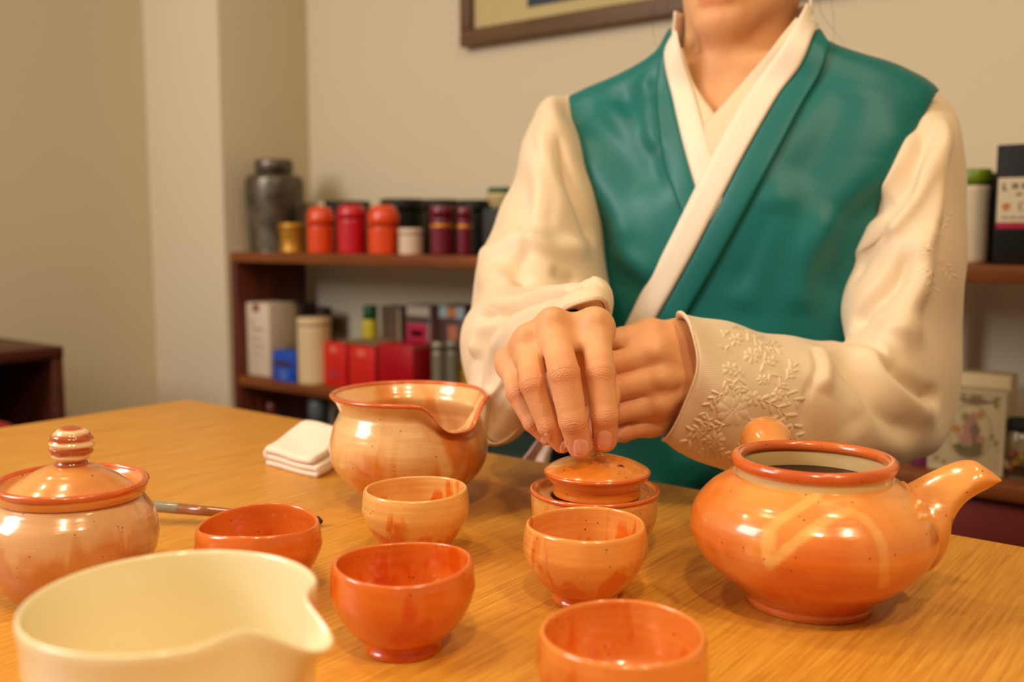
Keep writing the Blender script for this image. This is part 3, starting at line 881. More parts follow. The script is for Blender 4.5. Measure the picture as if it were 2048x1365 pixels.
m_blk = mk('black_enamel', (22, 18, 16), 0.55, spec=0.3); m_wh = mk('white_card', (226, 206, 180), 0.6)
m_gold = mk('gold_tin', (196, 140, 40), 0.35, metal=0.4); m_bur = mk('burgundy_enamel', (112, 6, 40), 0.3, coat=0.3)
m_goldb = mk('gold_band', (230, 150, 40), 0.3, metal=0.6)
m_grey = mk('charcoal_card', (52, 54, 54), 0.6); m_green = mk('dark_green', (10, 84, 48), 0.5)
# top board, left to right
def canister():
    Z, t = ZA, 0.078
    xa, _ = shelf_pt(497, Z, t); xb, _ = shelf_pt(611, Z, t)
    x = (xa + xb) / 2; r = 57 * depth_of((x, YF + t, Z)) / F; H = top_z(553, 320, t) - Z
    m = NT('dark_pewter'); co = m.coord()
    m.set(Base_Color=m.mix(m.ramp(m.noise(co, 22, 4, 0.6), [(0.35, BK), (0.65, WG)]), srgb(78, 66, 54), srgb(128, 118, 104)), Roughness=0.35, Metallic=0.7)
    e = empty('pewter_canister', (x, YF + t, Z + 0.0003)); tag(e, 'tall dark pewter canister with narrow lid at left end of top shelf', 'canister')
    lathe('body', prof([(0, 0), (r * 0.86, 0), (r * 0.88, 0.003), (r * 0.93, H * 0.3), (r, H * 0.62), (r * 1.0, H * 0.76), (r * 0.93, H * 0.815), (r * 0.72, H * 0.84), (0, H * 0.842)], 60), m.m, e, seg=64)
    lathe('lid', [(0, H * 0.843), (r * 0.60, H * 0.843), (r * 0.62, H * 0.86), (r * 0.66, H * 0.88), (r * 0.66, H * 0.97), (r * 0.62, H), (0, H)], m.m, e, seg=64)
canister()
tin('small gold waisted tin in front of the pewter canister', 560, 611, 447, ZA, 0.035, m_gold, waist=0.12)
carton('white carton behind the first orange tin', 600, 650, 404, ZA, 0.160, 0.03, m_wh)
tin('orange domed tea tin just right of the gold tin', 616, 671, 413, ZA, 0.035, m_or, group='domed enamel tins', lid_frac=0.42, dome=0.5)
tin('red domed tea tin between the two orange tins', 676, 735, 409, ZA, 0.035, m_red, group='domed enamel tins', lid_frac=0.30, dome=0.4)
tin('orange domed tea tin right of the red domed tin', 737, 800, 410, ZA, 0.035, m_or, group='domed enamel tins', lid_frac=0.45, dome=0.5)
tin('black canister behind gap between first orange and red tins', 652, 742, 403, ZA, 0.15, m_blk, cat='canister', group='black canisters at the back', name='black_canister')
tin('black canister rising between second orange tin and white tin', 764, 852, 399, ZA, 0.135, m_blk, cat='canister', group='black canisters at the back', name='black_canister')
tin('black canister behind the wider burgundy tin', 852, 918, 400, ZA, 0.13, m_blk, cat='canister', group='black canisters at the back', name='black_canister')
tin('black canister behind the narrow burgundy tin', 919, 984, 401, ZA, 0.125, m_blk, cat='canister', group='black canisters at the back', name='black_canister')
tin('small white tin with reddish print beside second orange tin', 798, 846, 457, ZA, 0.03, mk('white_enamel', (228, 200, 176), 0.4))
tin('wider burgundy tin with gold band', 861, 908, 412, ZA, 0.045, m_bur, band=(0.74, 0.83, m_goldb), group='burgundy gold-banded tins')
tin('narrow burgundy tin with gold band right of the wider one', 914, 944, 414, ZA, 0.045, m_bur, band=(0.74, 0.83, m_goldb), group='burgundy gold-banded tins')
cg = carton('charcoal carton beside the white sleeve on top shelf', 966, 1040, 417, ZA, 0.05, 0.09, m_grey)
zt2 = top_z(1000, 417, 0.05)
xa, _ = shelf_pt(1003, zt2, 0.095)
bw = empty('cream_bowl', (xa, YF + 0.095, zt2 + 0.0006)); tag(bw, 'pale cream dish with green lid on top of charcoal carton', 'bowl')
rr = 30 * depth_of((xa, YF + 0.095, zt2)) / F
lathe('dish', prof([(0, 0), (rr * 0.5, 0), (rr * 0.8, 0.010), (rr, 0.030), (0, 0.0302)], 24), mk('pale_cream', (214, 190, 134), 0.5), bw, seg=40)
lathe('lid', [(0, 0.0306), (rr * 0.9, 0.0306), (rr * 0.9, 0.042), (0, 0.042)], m_green, bw, seg=40)
# top board, right end
tin('white canister with lime green lid behind the right sleeve', 1908, 1972, 340, ZA, 0.10, mk('white_canister_card', (214, 196, 168), 0.5), cat='canister', lid=mk('lime_lid', (112, 140, 14), 0.4), lid_frac=0.17, name='tea_canister')
carton('dark carton squeezed between green-lidded canister and black box', 1968, 2010, 346, ZA, 0.12, 0.06, m_blk, lid=mk('grey_card', (92, 84, 78), 0.5), lid_frac=0.16)
m_lab = mk('label_paper', (222, 206, 178), 0.6); m_ink = mk('label_ink', (120, 108, 92), 0.6); m_mag = mk('magenta_stripe', (176, 6, 62), 0.5)
def black_box():
    Z, t = ZA, 0.035
    xa, _ = shelf_pt(1982, Z, t); H = top_z(1990, 291, t) - Z; wd = 0.12
    e = empty('black_tea_box', (xa, YF + t, Z + 0.0003)); tag(e, 'tall black box with white label and magenta stripe at right end of top shelf', 'box')
    box('body', (0, 0, 0), (wd, 0.11, H), m_blk, e, bevel=0.002)
    zl0 = top_z(1990, 458, t) - Z; zl1 = top_z(1990, 357, t) - Z; zs1 = top_z(1990, 446, t) - Z
    box('magenta_stripe', (0.004, -0.001, zl0), (wd - 0.004, -0.0003, zs1), m_mag, e)
    lb_ = box('label', (0.004, -0.001, zs1 + 0.0002), (wd - 0.004, -0.0003, zl1), m_lab, e)
    def pr_(u0, v0, u1, v1, mm):
        box('print', (u0, -0.0018, zs1 + (zl1 - zs1) * v0), (u1, -0.0011, zs1 + (zl1 - zs1) * v1), mm, lb_)
    pr_(0.010, 0.72, 0.013, 0.88, m_ink); pr_(0.010, 0.72, 0.016, 0.745, m_ink)
    for i in range(6): pr_(0.022 + i * 0.012, 0.76, 0.0225 + i * 0.012 + 0.007, 0.87, m_ink)
    for i in range(5): pr_(0.028 + i * 0.012, 0.60, 0.0285 + i * 0.012 + 0.006, 0.66, m_ink)
    for i in range(9): pr_(0.010 + i * 0.011, 0.10, 0.0105 + i * 0.011 + 0.008, 0.13, m_ink)
    # orange flower mark: disc with petals
    bm = bmesh.new()
    cx_, cz_ = 0.016, zs1 + (zl1 - zs1) * 0.36
    for i in range(9):
        a = i / 9 * 2 * math.pi
        r0 = 0.0036 if i < 8 else 0
        vs = [bm.verts.new((cx_ + r0 * math.cos(a) + 0.0018 * math.cos(b), -0.0022, cz_ + r0 * math.sin(a) + 0.0018 * math.sin(b))) for b in [j / 10 * 2 * math.pi for j in range(10)]]
        bm.faces.new(vs)
    ext = bmesh.ops.extrude_face_region(bm, geom=bm.faces[:])
    for v in [x for x in ext['geom'] if isinstance(x, bmesh.types.BMVert)]: v.co.y += 0.001
    bm_obj('flower_mark', bm, mk('orange_ink', (222, 140, 44), 0.6), lb_)
    # crescent mark
    V = []; n = 14
    for i in range(n):
        a = R(70 + 220 * i / (n - 1)); th_ = 0.0018 * math.sin(math.pi * i / (n - 1)) + 0.0002
        for rr_, yy in ((0.0055 - th_, -0.0019), (0.0055, -0.0019)):
            V.append((0.037 + rr_ * math.cos(a), yy, cz_ + rr_ * 1.2 * math.sin(a)))
    mesh_obj('crescent_mark', V, [(2 * i, 2 * i + 1, 2 * i + 3, 2 * i + 2) for i in range(n - 1)], m_ink, lb_, False)
black_box()
# middle board, left
m_maroonp = mk('plum_print', (140, 60, 66), 0.6); m_mauve = mk('faded_print', (196, 160, 140), 0.6)
carton('tall white printed carton at left end of lower shelf', 493, 541, 607, ZB, 0.030, 0.085, m_wh, prints=[(0.36, 0.88, 0.60, 0.985, m_maroonp), (0.3, 0.62, 0.75, 0.66, m_mauve), (0.25, 0.5, 0.7, 0.53, m_mauve), (0.3, 0.40, 0.8, 0.43, m_mauve), (0.28, 0.30, 0.7, 0.32, m_mauve), (0.2, 0.72, 0.4, 0.75, m_mauve)], name='tea_carton')
m_blue = mk('blue_card', (24, 78, 190), 0.45)
carton('small bright blue carton in front of the white carton', 547, 590, 703, ZB, 0.004, 0.05, m_blue, prints=[(0.08, 0.5, 0.88, 0.66, mk('brown_print', (70, 40, 40), 0.6)), (0.3, 0.08, 0.7, 0.4, mk('pale_blue_print', (74, 110, 200), 0.6))])
carton('gold and black patterned carton behind the blue carton', 556, 606, 607, ZB, 0.125, 0.05, mk('black_pattern_card', (40, 28, 16), 0.5), prints=[(0.0, 0.80, 0.9, 0.99, mk('pale_gold_print', (204, 166, 92), 0.5)), (0.3, 0.35, 0.7, 0.60, mk('peach_print', (196, 140, 90), 0.5)), (0.0, 0.05, 0.95, 0.28, m_gold)])
carton('dark brown carton behind the cream cylinder', 616, 648, 615, ZB, 0.17, 0.03, mk('brown_card', (62, 34, 20), 0.6))
tin('plain cream cylinder tin standing before the red tins', 598, 664, 636, ZB, 0.035, mk('cream_card', (226, 196, 148), 0.6), lid_frac=0.12, name='cylinder_tin')
m_rt = mk('red_tin', (214, 34, 26), 0.4); m_dr = mk('crimson_tin', (176, 0, 22), 0.35); m_pk = mk('pink_print', (232, 110, 84), 0.5)
gr = 'square red tea tins'
carton('square red tin next to the cream cylinder', 648, 692, 687, ZB, 0.030, 0.055, m_rt, cat='tin', group=gr, prints=[(0.32, 0.78, 0.62, 0.93, m_pk), (0.3, 0.24, 0.68, 0.34, mk('violet_print', (150, 60, 80), 0.5))], name='square_tin')
carton('square red tin second from the cream cylinder', 699, 750, 693, ZB, 0.030, 0.055, m_rt, cat='tin', group=gr, prints=[(0.34, 0.76, 0.64, 0.92, m_pk)], name='square_tin')
carton('crimson square tin with dark side behind the pouring bowl lip', 758, 826, 690, ZB, 0.030, 0.09, m_dr, cat='tin', group=gr, name='square_tin')
zt3 = top_z(725, 693, 0.03) + 0.002
xa, _ = shelf_pt(676, zt3, 0.03); xb, _ = shelf_pt(826, zt3, 0.03)
bm = bmesh.new(); bmesh.ops.create_cube(bm, size=1)
for v in bm.verts:
    v.co = Vector(((xa + xb) / 2 + v.co.x * (xb - xa) * 1.02, YF + 0.085 + v.co.y * 0.105, zt3 + 0.0035 + v.co.z * 0.003))
bmesh.ops.bevel(bm, geom=bm.edges[:], offset=0.0012, segments=2, affect='EDGES')
tag(bm_obj('paper_packet', bm, mk('kraft_paper', (150, 126, 86), 0.7)), 'flat kraft paper packet lying across the red square tins', 'packet')
def bottle(label, px0, px1, pyt, Z, t, mb, mc, capf=0.36):
    return tin(label, px0, px1, pyt, Z, t, mb, cat='bottle', lid=mc, lid_frac=capf, neck=0.84, name='capped_bottle')
bottle('yellow bottle with dark green cap behind the red tins', 726, 759, 612, ZB, 0.135, mk('yellow_plastic', (206, 184, 44), 0.4), m_green, 0.18)
carton('brown carton with silver edge right of the yellow bottle', 764, 803, 614, ZB, 0.13, 0.05, mk('cocoa_card', (86, 62, 42), 0.6), prints=[(0.88, 0.02, 1.0, 0.98, mk('silver_print', (160, 140, 118), 0.4))])
m_silv = mk('pale_silver_print', (176, 170, 152), 0.4)
carton('magenta carton with silver top band on the lower shelf', 814, 862, 612, ZB, 0.115, 0.06, mk('grey_mauve_card', (140, 104, 104), 0.5), prints=[(0.04, 0.88, 0.96, 0.985, m_silv), (0.06, 0.80, 0.96, 0.86, mk('dark_print', (60, 40, 44), 0.5)), (0.04, 0.40, 0.86, 0.78, mk('magenta_print', (178, 20, 66), 0.5)), (0.2, 0.64, 0.7, 0.70, m_pk)])
carton('dark plum carton with pale blue top band next to the sleeve', 880, 930, 612, ZB, 0.105, 0.06, mk('plum_card', (72, 44, 46), 0.5), prints=[(0.0, 0.86, 0.34, 0.99, mk('pale_blue_band', (150, 170, 172), 0.4)), (0.345, 0.87, 0.655, 0.98, mk('orange_print', (190, 110, 50), 0.5)), (0.66, 0.86, 1.0, 0.99, bpy.data.materials['pale_blue_band']), (0.34, 0.50, 0.74, 0.78, mk('peach_figure_print', (180, 110, 84), 0.5))])
m_alu = mk('brushed_silver', (150, 140, 118), 0.35, metal=0.5)
tin('silver canister at the right of the crimson tin', 864, 893, 684, ZB, 0.05, m_alu, cat='canister', group='small silver canisters', lid_frac=0.16, name='silver_canister')
tin('silver canister closest to the left sleeve cuff', 893, 921, 682, ZB, 0.05, mk('dull_silver', (128, 124, 106), 0.4, metal=0.4), cat='canister', group='small silver canisters', lid_frac=0.16, name='silver_canister')
tin('little brass coloured tin half behind the left sleeve', 922, 952, 716, ZB, 0.06, m_gold)
# middle board, right
m_cr = mk('cream_box_card', (214, 190, 146), 0.6)
def floral():
    Z, t = ZB, 0.045
    xa, _ = shelf_pt(1855, Z, t); xb, _ = shelf_pt(2004, Z, t); H = top_z(1990, 786, t) - Z
    e = empty('floral_tin', (xa, YF + t, Z + 0.0003)); tag(e, 'pale floral printed tin with oval picture on lower shelf at right', 'tin')
    wd = xb - xa
    box('body', (0, 0, 0), (wd, 0.04, H), mk('floral_ground', (196, 176, 140), 0.45), e, bevel=0.002)
    for lo, hi in (((0, 0), (wd, 0.005)), ((0, H - 0.005), (wd, H)), ((0, 0.0051), (0.004, H - 0.0051)), ((wd - 0.004, 0.0051), (wd, H - 0.0051))):
        box('border', (lo[0], -0.0016, lo[1]), (hi[0], -0.0002, hi[1]), mk('tin_border', (206, 190, 158), 0.4), e)
    rnd = random.Random(5)
    inks = [mk('olive_ink', (150, 128, 76), 0.5), mk('rose_ink', (176, 126, 110), 0.5), mk('ochre_ink', (190, 130, 60), 0.5), mk('moss_ink', (112, 98, 60), 0.5), mk('dusk_ink', (130, 100, 84), 0.5)]
    def blot(x, z, rx, rz, m_):
        V = [(x + rx * math.cos(a) * (1 + 0.15 * math.sin(5 * a)), -0.0012 - 0.0001 * rnd.random(), z + rz * math.sin(a) * (1 + 0.15 * math.cos(4 * a))) for a in [i / 18 * 2 * math.pi for i in range(18)]]
        V2 = [(a, -0.0002, b) for a, _, b in V]
        mesh_obj('printed_motif', V + V2, [tuple(range(18))] + [(i, (i + 1) % 18, 18 + (i + 1) % 18, 18 + i) for i in range(18)], m_, e, False)
    for i in range(26):
        u = rnd.choice([rnd.uniform(.08, .16), rnd.uniform(.84, .92)]) if i % 2 else rnd.uniform(.1, .9)
        v = rnd.uniform(.08, .92) if i % 2 else rnd.choice([rnd.uniform(.06, .12), rnd.uniform(.88, .94)])
        blot(u * wd, v * H, 0.003, 0.004, inks[0])
    for i in range(30):
        a = i / 30 * 2 * math.pi
        blot(wd * (0.55 + 0.28 * math.cos(a)), H * (0.5 + 0.34 * math.sin(a)), 0.0016, 0.0016, inks[0])
    for u, v, rx, rz, k_ in ((.55, .26, .018, .008, 3), (.42, .3, .008, .006, 3), (.66, .34, .008, .006, 3), (.68, .72, .005, .006, 2), (.36, .52, .007, .006, 2), (.62, .5, .006, .016, 4), (.52, .56, .007, .008, 1), (.58, .66, .005, .01, 1), (.5, .42, .01, .008, 1), (.7, .42, .006, .006, 1), (.6, .88, .022, .004, 4), (.48, .68, .005, .006, 0)):
        blot(u * wd, v * H, rx, rz, inks[k_])
floral()
carton('plain cream box standing behind the floral tin', 1870, 2012, 748, ZB, 0.12, 0.05, m_cr, name='cream_box')
tin('small purple tin beside the floral tin, partly behind the sleeve', 1822, 1856, 900, ZB, 0.05, mk('purple_enamel', (110, 34, 78), 0.4))
def candy_jar(px0, px1, pyt, Z, t, label, colors, seed):
    xa, _ = shelf_pt(px0, Z, t); xb, _ = shelf_pt(px1, Z, t); x = (xa + xb) / 2
    r = (px1 - px0) * depth_of((x, YF + t, Z)) / F / 2; H = top_z((px0 + px1) / 2, pyt, t) - Z
    e = empty('glass_jar', (x, YF + t, Z + 0.0003)); tag(e, label, 'jar')
    g = bpy.data.materials.get('jar_glass')
    if not g:
        m = NT('jar_glass'); m.set(Base_Color=(0.9, 0.92, 0.9, 1), Roughness=0.03); m.b.inputs['Transmission Weight'].default_value = 1.0; g = m.m
    lathe('glass', prof([(0, 0), (r * .9, 0), (r, 0.006), (r, H * 0.6), (r * 0.8, H * 0.78), (r * 0.78, H * 0.8), (r * 0.76, H * 0.79), (r * 0.94, H * 0.58), (r * 0.95, 0.008), (0, 0.004)], 50), g, e, seg=48)
    lathe('lid', [(0, H * 0.8), (r * 0.85, H * 0.8), (r * 0.86, H * 0.82), (r * 0.86, H * 0.98), (r * 0.8, H), (0, H)], m_blk, e, seg=40)
    rnd = random.Random(seed)
    base = None; n = 0
    mats = [mk('sweet_%s' % nm, c, 0.4) for nm, c in colors]
    for lay in range(3):
        for i in range(5):
            a = i / 5 * 6.283 + lay * 0.6; rr_ = r * 0.56
            bm = bmesh.new(); bmesh.ops.create_icosphere(bm, subdivisions=2, radius=r * 0.28)
            o = bm_obj('wrapped_sweet', bm, mats[rnd.randrange(len(mats))], None, True)
            o.location = (x + rr_ * math.cos(a), YF + t + rr_ * math.sin(a), Z + 0.006 + r * 0.26 + lay * r * 0.46)
            o.rotation_euler = (rnd.random() * 3, rnd.random() * 3, 0); o.scale = (1, 0.85, 0.8)
            tag(o, 'wrapped sweet inside the black-lidded glass jar on the right', 'sweet', 'sweets in the glass jar')
candy_jar(2008, 2072, 838, ZB, 0.06, 'black-lidded glass jar of wrapped sweets right of the floral tin', [('yellow', (224, 172, 24)), ('amber', (190, 90, 20)), ('brown', (92, 46, 20))], 3)
# bottom bay, left (deep in shade)
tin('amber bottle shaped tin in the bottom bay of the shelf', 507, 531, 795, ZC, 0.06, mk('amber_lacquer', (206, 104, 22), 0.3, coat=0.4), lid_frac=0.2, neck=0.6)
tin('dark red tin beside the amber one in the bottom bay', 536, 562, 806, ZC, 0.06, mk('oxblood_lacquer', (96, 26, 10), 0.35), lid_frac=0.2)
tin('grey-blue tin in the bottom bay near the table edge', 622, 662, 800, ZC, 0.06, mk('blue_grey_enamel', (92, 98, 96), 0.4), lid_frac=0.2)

carton('large maroon storage box in the bottom bay at the right', 1872, 2075, 1006, ZC, 0.015, 0.17, mk('maroon_board', (112, 34, 26), 0.7), name='bay_box', lid=mk('maroon_lid_board', (122, 38, 28), 0.7), lid_frac=0.25)
carton('added dark green box standing in for shade in the bottom bay behind the hanging cuff', 976, 1100, 848, ZC, 0.03, 0.17, mk('bay_shade_green', (26, 44, 30), 0.7), name='bay_box', lid=mk('bay_shade_green_lid', (34, 54, 36), 0.7), lid_frac=0.2)  # added box; its dark green stands in for shade inside the bay
carton('added black box standing in for shade in the bottom bay between bowl and cuff', 672, 962, 846, ZC, 0.05, 0.15, mk('bay_shade_black', (24, 18, 16), 0.7), name='bay_box')  # added to cover the pale wall, black colour in place of bay shade

# ------------------------------------------------------------------ person: signed distance surface -> mesh
def sdf_mesh(fn, lo, hi, h, margin=None):
    lo = np.array(lo, float); hi = np.array(hi, float)
    B = 6
    nb = np.ceil((hi - lo) / (h * B)).astype(int)
    n = nb * B + 1
    cx = [lo[i] + (np.arange(nb[i]) + 0.5) * h * B for i in range(3)]
    gx = np.stack(np.meshgrid(*cx, indexing='ij'), -1).reshape(-1, 3)
    dc = fn(gx).reshape(nb)
    near = np.abs(dc) < (h * B * 0.95 + (margin or 0.004))
    vol = np.repeat(np.repeat(np.repeat(dc, B, 0), B, 1), B, 2)
    vol = np.pad(vol, ((0, 1),) * 3, mode='edge').astype(np.float32)
    mk_ = np.repeat(np.repeat(np.repeat(near, B, 0), B, 1), B, 2)
    m2 = np.zeros(n, bool); m2[:-1, :-1, :-1] = mk_
    for ax in range(3):
        s = np.roll(m2, 1, ax)
        sl = [slice(None)] * 3; sl[ax] = 0; s[tuple(sl)] = False
        m2 |= s
    idx = np.argwhere(m2)
    out = np.empty(len(idx), np.float32)
    for s in range(0, len(idx), 400000):
        q = idx[s:s + 400000]
        out[s:s + 400000] = fn(lo + q * h)
    vol[m2] = out
    # surface nets
    ins = vol < 0
    c = np.zeros(tuple(np.array(vol.shape) - 1), np.int8)
    for dx in (0, 1):
        for dy in (0, 1):
            for dz in (0, 1):
                c += ins[dx:dx + c.shape[0], dy:dy + c.shape[1], dz:dz + c.shape[2]]
    act = (c > 0) & (c < 8)
    cells = np.argwhere(act)
    vid = -np.ones(c.shape, np.int64); vid[act] = np.arange(len(cells))
    acc = np.zeros((len(cells), 3)); cnt = np.zeros(len(cells))
    cor = [(a, b, d) for a in (0, 1) for b in (0, 1) for d in (0, 1)]
    val = {k_: vol[cells[:, 0] + k_[0], cells[:, 1] + k_[1], cells[:, 2] + k_[2]] for k_ in cor}
    for a in cor:
        for ax in range(3):
            if a[ax] == 0:
                b = list(a); b[ax] = 1; b = tuple(b)
                va, vb = val[a], val[b]
                m = (va < 0) != (vb < 0)
                t = np.where(m, va / (va - vb + 1e-20), 0)
                p = np.array(a, float)[None] + np.eye(3)[ax][None] * t[:, None]
                acc[m] += p[m]; cnt[m] += 1
    V = lo + (cells + acc / cnt[:, None]) * h
    faces = []
    for ax in range(3):
        u, v = [(1, 2), (2, 0), (0, 1)][ax]
        sl0 = [slice(1, -1)] * 3; sl1 = [slice(1, -1)] * 3
        sl0[ax] = slice(0, -1); sl1[ax] = slice(1, None)
        A = ins[tuple(sl0)]; Bb = ins[tuple(sl1)]
        e = np.argwhere(A != Bb)
        off = np.ones(3, int); off[ax] = 0
        e = e + off
        flip = ins[e[:, 0], e[:, 1], e[:, 2]]
        du = np.zeros(3, int); du[u] = 1; dv_ = np.zeros(3, int); dv_[v] = 1
        g = lambda q: vid[q[:, 0], q[:, 1], q[:, 2]]
        q = np.stack([g(e - du - dv_), g(e - dv_), g(e), g(e - du)], -1)
        q[~flip] = q[~flip][:, ::-1]
        faces.append(q)
    Fc = np.concatenate(faces)
    Fc = Fc[(Fc >= 0).all(1)]
    return V, Fc
def cap(p, a, b, ra, rb):
    a = np.asarray(a, float); b = np.asarray(b, float)
    ab = b - a; t = np.clip(((p - a) @ ab) / (ab @ ab), 0, 1)
    return np.linalg.norm(p - a - t[:, None] * ab, axis=1) - (ra + (rb - ra) * t)
def smin(a, b, k):
    h = np.clip(0.5 + 0.5 * (b - a) / k, 0, 1)
    return b + (a - b) * h - k * h * (1 - h)
def smax(a, b, k): return -smin(-a, -b, k)
def ell(p, c, ax, r):
    q = (p - c) @ np.asarray(ax).T
    k0 = np.linalg.norm(q / r, axis=1); k1 = np.linalg.norm(q / (np.asarray(r) ** 2), axis=1) + 1e-9
    return k0 * (k0 - 1) / k1

TOCAM = -FWD
# hand description: every joint is (px, py, depth, radius)
def jt(px, py, z, r): return (P(px, py, z), r)
HAND_R = dict(
    wrist=jt(1092, 688, 0.764, 0.0225), wrist2=jt(1130, 682, 0.762, 0.0215),
    fingers=[
        [jt(1190, 657, 0.678, 0.0108), jt(1201, 746, 0.640, 0.0098), jt(1209, 832, 0.637, 0.0089), jt(1210, 880, 0.646, 0.0082)],
        [jt(1106, 657, 0.678, 0.0108), jt(1128, 748, 0.635, 0.0106), jt(1146, 842, 0.634, 0.0094), jt(1160, 892, 0.643, 0.0087)],
        [jt(1058, 690, 0.688, 0.0102), jt(1066, 768, 0.651, 0.0091), jt(1098, 852, 0.650, 0.0079), jt(1124, 886, 0.656, 0.0072)],
        [jt(1022, 724, 0.706, 0.0094), jt(1035, 786, 0.673, 0.0080), jt(1066, 846, 0.667, 0.0069), jt(1094, 873, 0.669, 0.0063)]],
    thumb=[jt(1165, 735, 0.738, 0.013), jt(1207, 790, 0.712, 0.0115), jt(1206, 838, 0.694, 0.0096), jt(1194, 866, 0.682, 0.0085)],
    knuckles=[(1192, 645, 0.673, 0.0098), (1106, 645, 0.673, 0.0098), (1053, 676, 0.682, 0.0088)],
    dorsal=np.array(TOCAM) * 0.6 + np.array([0, 0, 0.5]))
HAND_L = dict(
    wrist=jt(1405, 738, 0.775, 0.0225), wrist2=jt(1405, 775, 0.778, 0.020),
    fingers=[
        [jt(1308, 708, 0.745, 0.0112), jt(1228, 728, 0.733, 0.0095), jt(1178, 738, 0.752, 0.0085), jt(1180, 742, 0.775, 0.0078)],
        [jt(1318, 758, 0.742, 0.0112), jt(1228, 778, 0.727, 0.0097), jt(1180, 786, 0.748, 0.0088), jt(1186, 786, 0.770, 0.0080)],
        [jt(1314, 806, 0.745, 0.0106), jt(1230, 826, 0.730, 0.0090), jt(1184, 832, 0.750, 0.0082), jt(1190, 830, 0.770, 0.0076)],
        [jt(1304, 844, 0.753, 0.0094), jt(1246, 864, 0.740, 0.0080), jt(1206, 866, 0.757, 0.0072), jt(1206, 862, 0.775, 0.0066)]],
    thumb=[jt(1365, 680, 0.768, 0.0145), jt(1300, 668, 0.756, 0.0115), jt(1242, 682, 0.755, 0.0098), jt(1196, 700, 0.765, 0.0085)],
    knuckles=[(1310, 704, 0.737, 0.0085), (1322, 758, 0.734, 0.009), (1318, 808, 0.737, 0.008)],
    dorsal=np.array(TOCAM))

def hand_fn(Hd):
    fg = Hd['fingers']; w1, w2 = Hd['wrist'], Hd['wrist2']; th = Hd['thumb']
    dors = Hd['dorsal'] / np.linalg.norm(Hd['dorsal'])
    cre = []
    for fi, f in enumerate(fg):
        for j, dz in ((1, 0.0024), (2, 0.0016)):
            a = (f[j + 1][0] - f[j - 1][0]); a = a / np.linalg.norm(a)
            cre.append((f[j][0], a, f[j][1], dz))
    def fn(p):
        p = np.asarray(p, float)
        pal = None
        ws = [w2[0], w2[0] * 0.5 + w1[0] * 0.5, w1[0], w1[0]]
        for i, f in enumerate(fg):
            wpt = ws[i] if Hd is HAND_R else [w1[0], w1[0] * .6 + w2[0] * .4, w2[0], w2[0]][i]
            d = cap(p, wpt, f[0][0] - dors * 0.002, w1[1] * 0.82, f[0][1] * 0.94)
            pal = d if pal is None else smin(pal, d, 0.011)
        for i in range(3):     # the hand stays joined between the fingers for the first third
            A_, B_ = fg[i], fg[i + 1]
            for s_ in (0.14, 0.30):
                a_ = A_[0][0] * (1 - s_) + A_[1][0] * s_ - dors * 0.0035; b_ = B_[0][0] * (1 - s_) + B_[1][0] * s_ - dors * 0.0035
                pal = smin(pal, cap(p, a_, b_, A_[0][1] * (0.80 - s_ * .3), B_[0][1] * (0.80 - s_ * .3)), 0.006)
        for i in range(3):     # back of the hand between the metacarpals
            for s_ in (0.04, 0.35, 0.7):
                a_ = fg[i][0][0] * (1 - s_) + w1[0] * s_; b_ = fg[i + 1][0][0] * (1 - s_) + w1[0] * s_
                pal = smin(pal, cap(p, a_, b_, fg[i][0][1] * 0.98 * (1 - s_) + 0.016 * s_, fg[i + 1][0][1] * 0.98 * (1 - s_) + 0.016 * s_), 0.008)
        for i in range(3):     # web of the palm between the knuckles
            d = cap(p, fg[i][0][0] - dors * 0.004, fg[i + 1][0][0] - dors * 0.004, fg[i][0][1] * 0.9, fg[i + 1][0][1] * 0.9)
            pal = smin(pal, d, 0.008)
        tcm = cap(p, w2[0] if Hd is HAND_R else w1[0], th[0][0], 0.016, th[0][1])
        tcm = smin(tcm, cap(p, th[0][0], th[1][0], th[0][1], th[1][1]), 0.010)
        tcm = smin(tcm, cap(p, th[0][0], fg[0][0][0], 0.011, 0.009), 0.012)
        pal = smin(pal, tcm, 0.012)
        fgs = None
        for f in fg:
            d = None
            for j in range(3):
                c_ = cap(p, f[j][0], f[j + 1][0], f[j][1] * (1.0 if j else 0.90), f[j + 1][1] * 1.0)
                d = c_ if d is None else smin(d, c_, 0.0012)
            for j in (1, 2):       # joints slightly thicker on the back
                d = smin(d, np.linalg.norm(p - (f[j][0] + dors * 0.0016), axis=1) - f[j][1] * 0.86, 0.003)
            fgs = d if fgs is None else smin(fgs, d, 0.0011)
        dt = smin(cap(p, th[1][0], th[2][0], th[1][1], th[2][1]), cap(p, th[2][0], th[3][0], th[2][1], th[3][1]), 0.004)
        d = smin(pal, fgs, 0.008)
        d = smin(d, dt, 0.005)
        for kx, ky, kz, kr in Hd['knuckles']:
            c_ = P(kx, ky, kz)
            d = smin(d, np.linalg.norm(p - c_, axis=1) - kr * 0.72, 0.010)
            # tendon from knuckle to wrist
            wq = (w1[0] + w2[0]) / 2 + dors * 0.016
            d = smin(d, cap(p, c_ + dors * (kr - 0.0038), wq, 0.0032, 0.003), 0.008)
        # creases on the back of each finger joint
        for c_, a, r_, amp in cre:
            q = p - c_
            s = q @ a
            side = q @ dors
            near = np.exp(-(np.sum(q * q, 1) / (r_ * 1.6) ** 2) ** 2) * np.clip(side / r_ * 1.5 + 0.2, 0, 1)
            lat = np.linalg.norm(np.cross(q, a), axis=1)
            bend = s + 0.0004 * np.sin(lat * 900)
            gr = sum(np.exp(-((bend - o_) / 0.00055) ** 2) * w_ for o_, w_ in ((-0.0034, 0.5), (-0.0015, 0.8), (0.0006, 0.6), (0.0028, 1.0), (0.0046, .5)))
            d = d + near * gr * amp * 0.25
        return d
    return fn

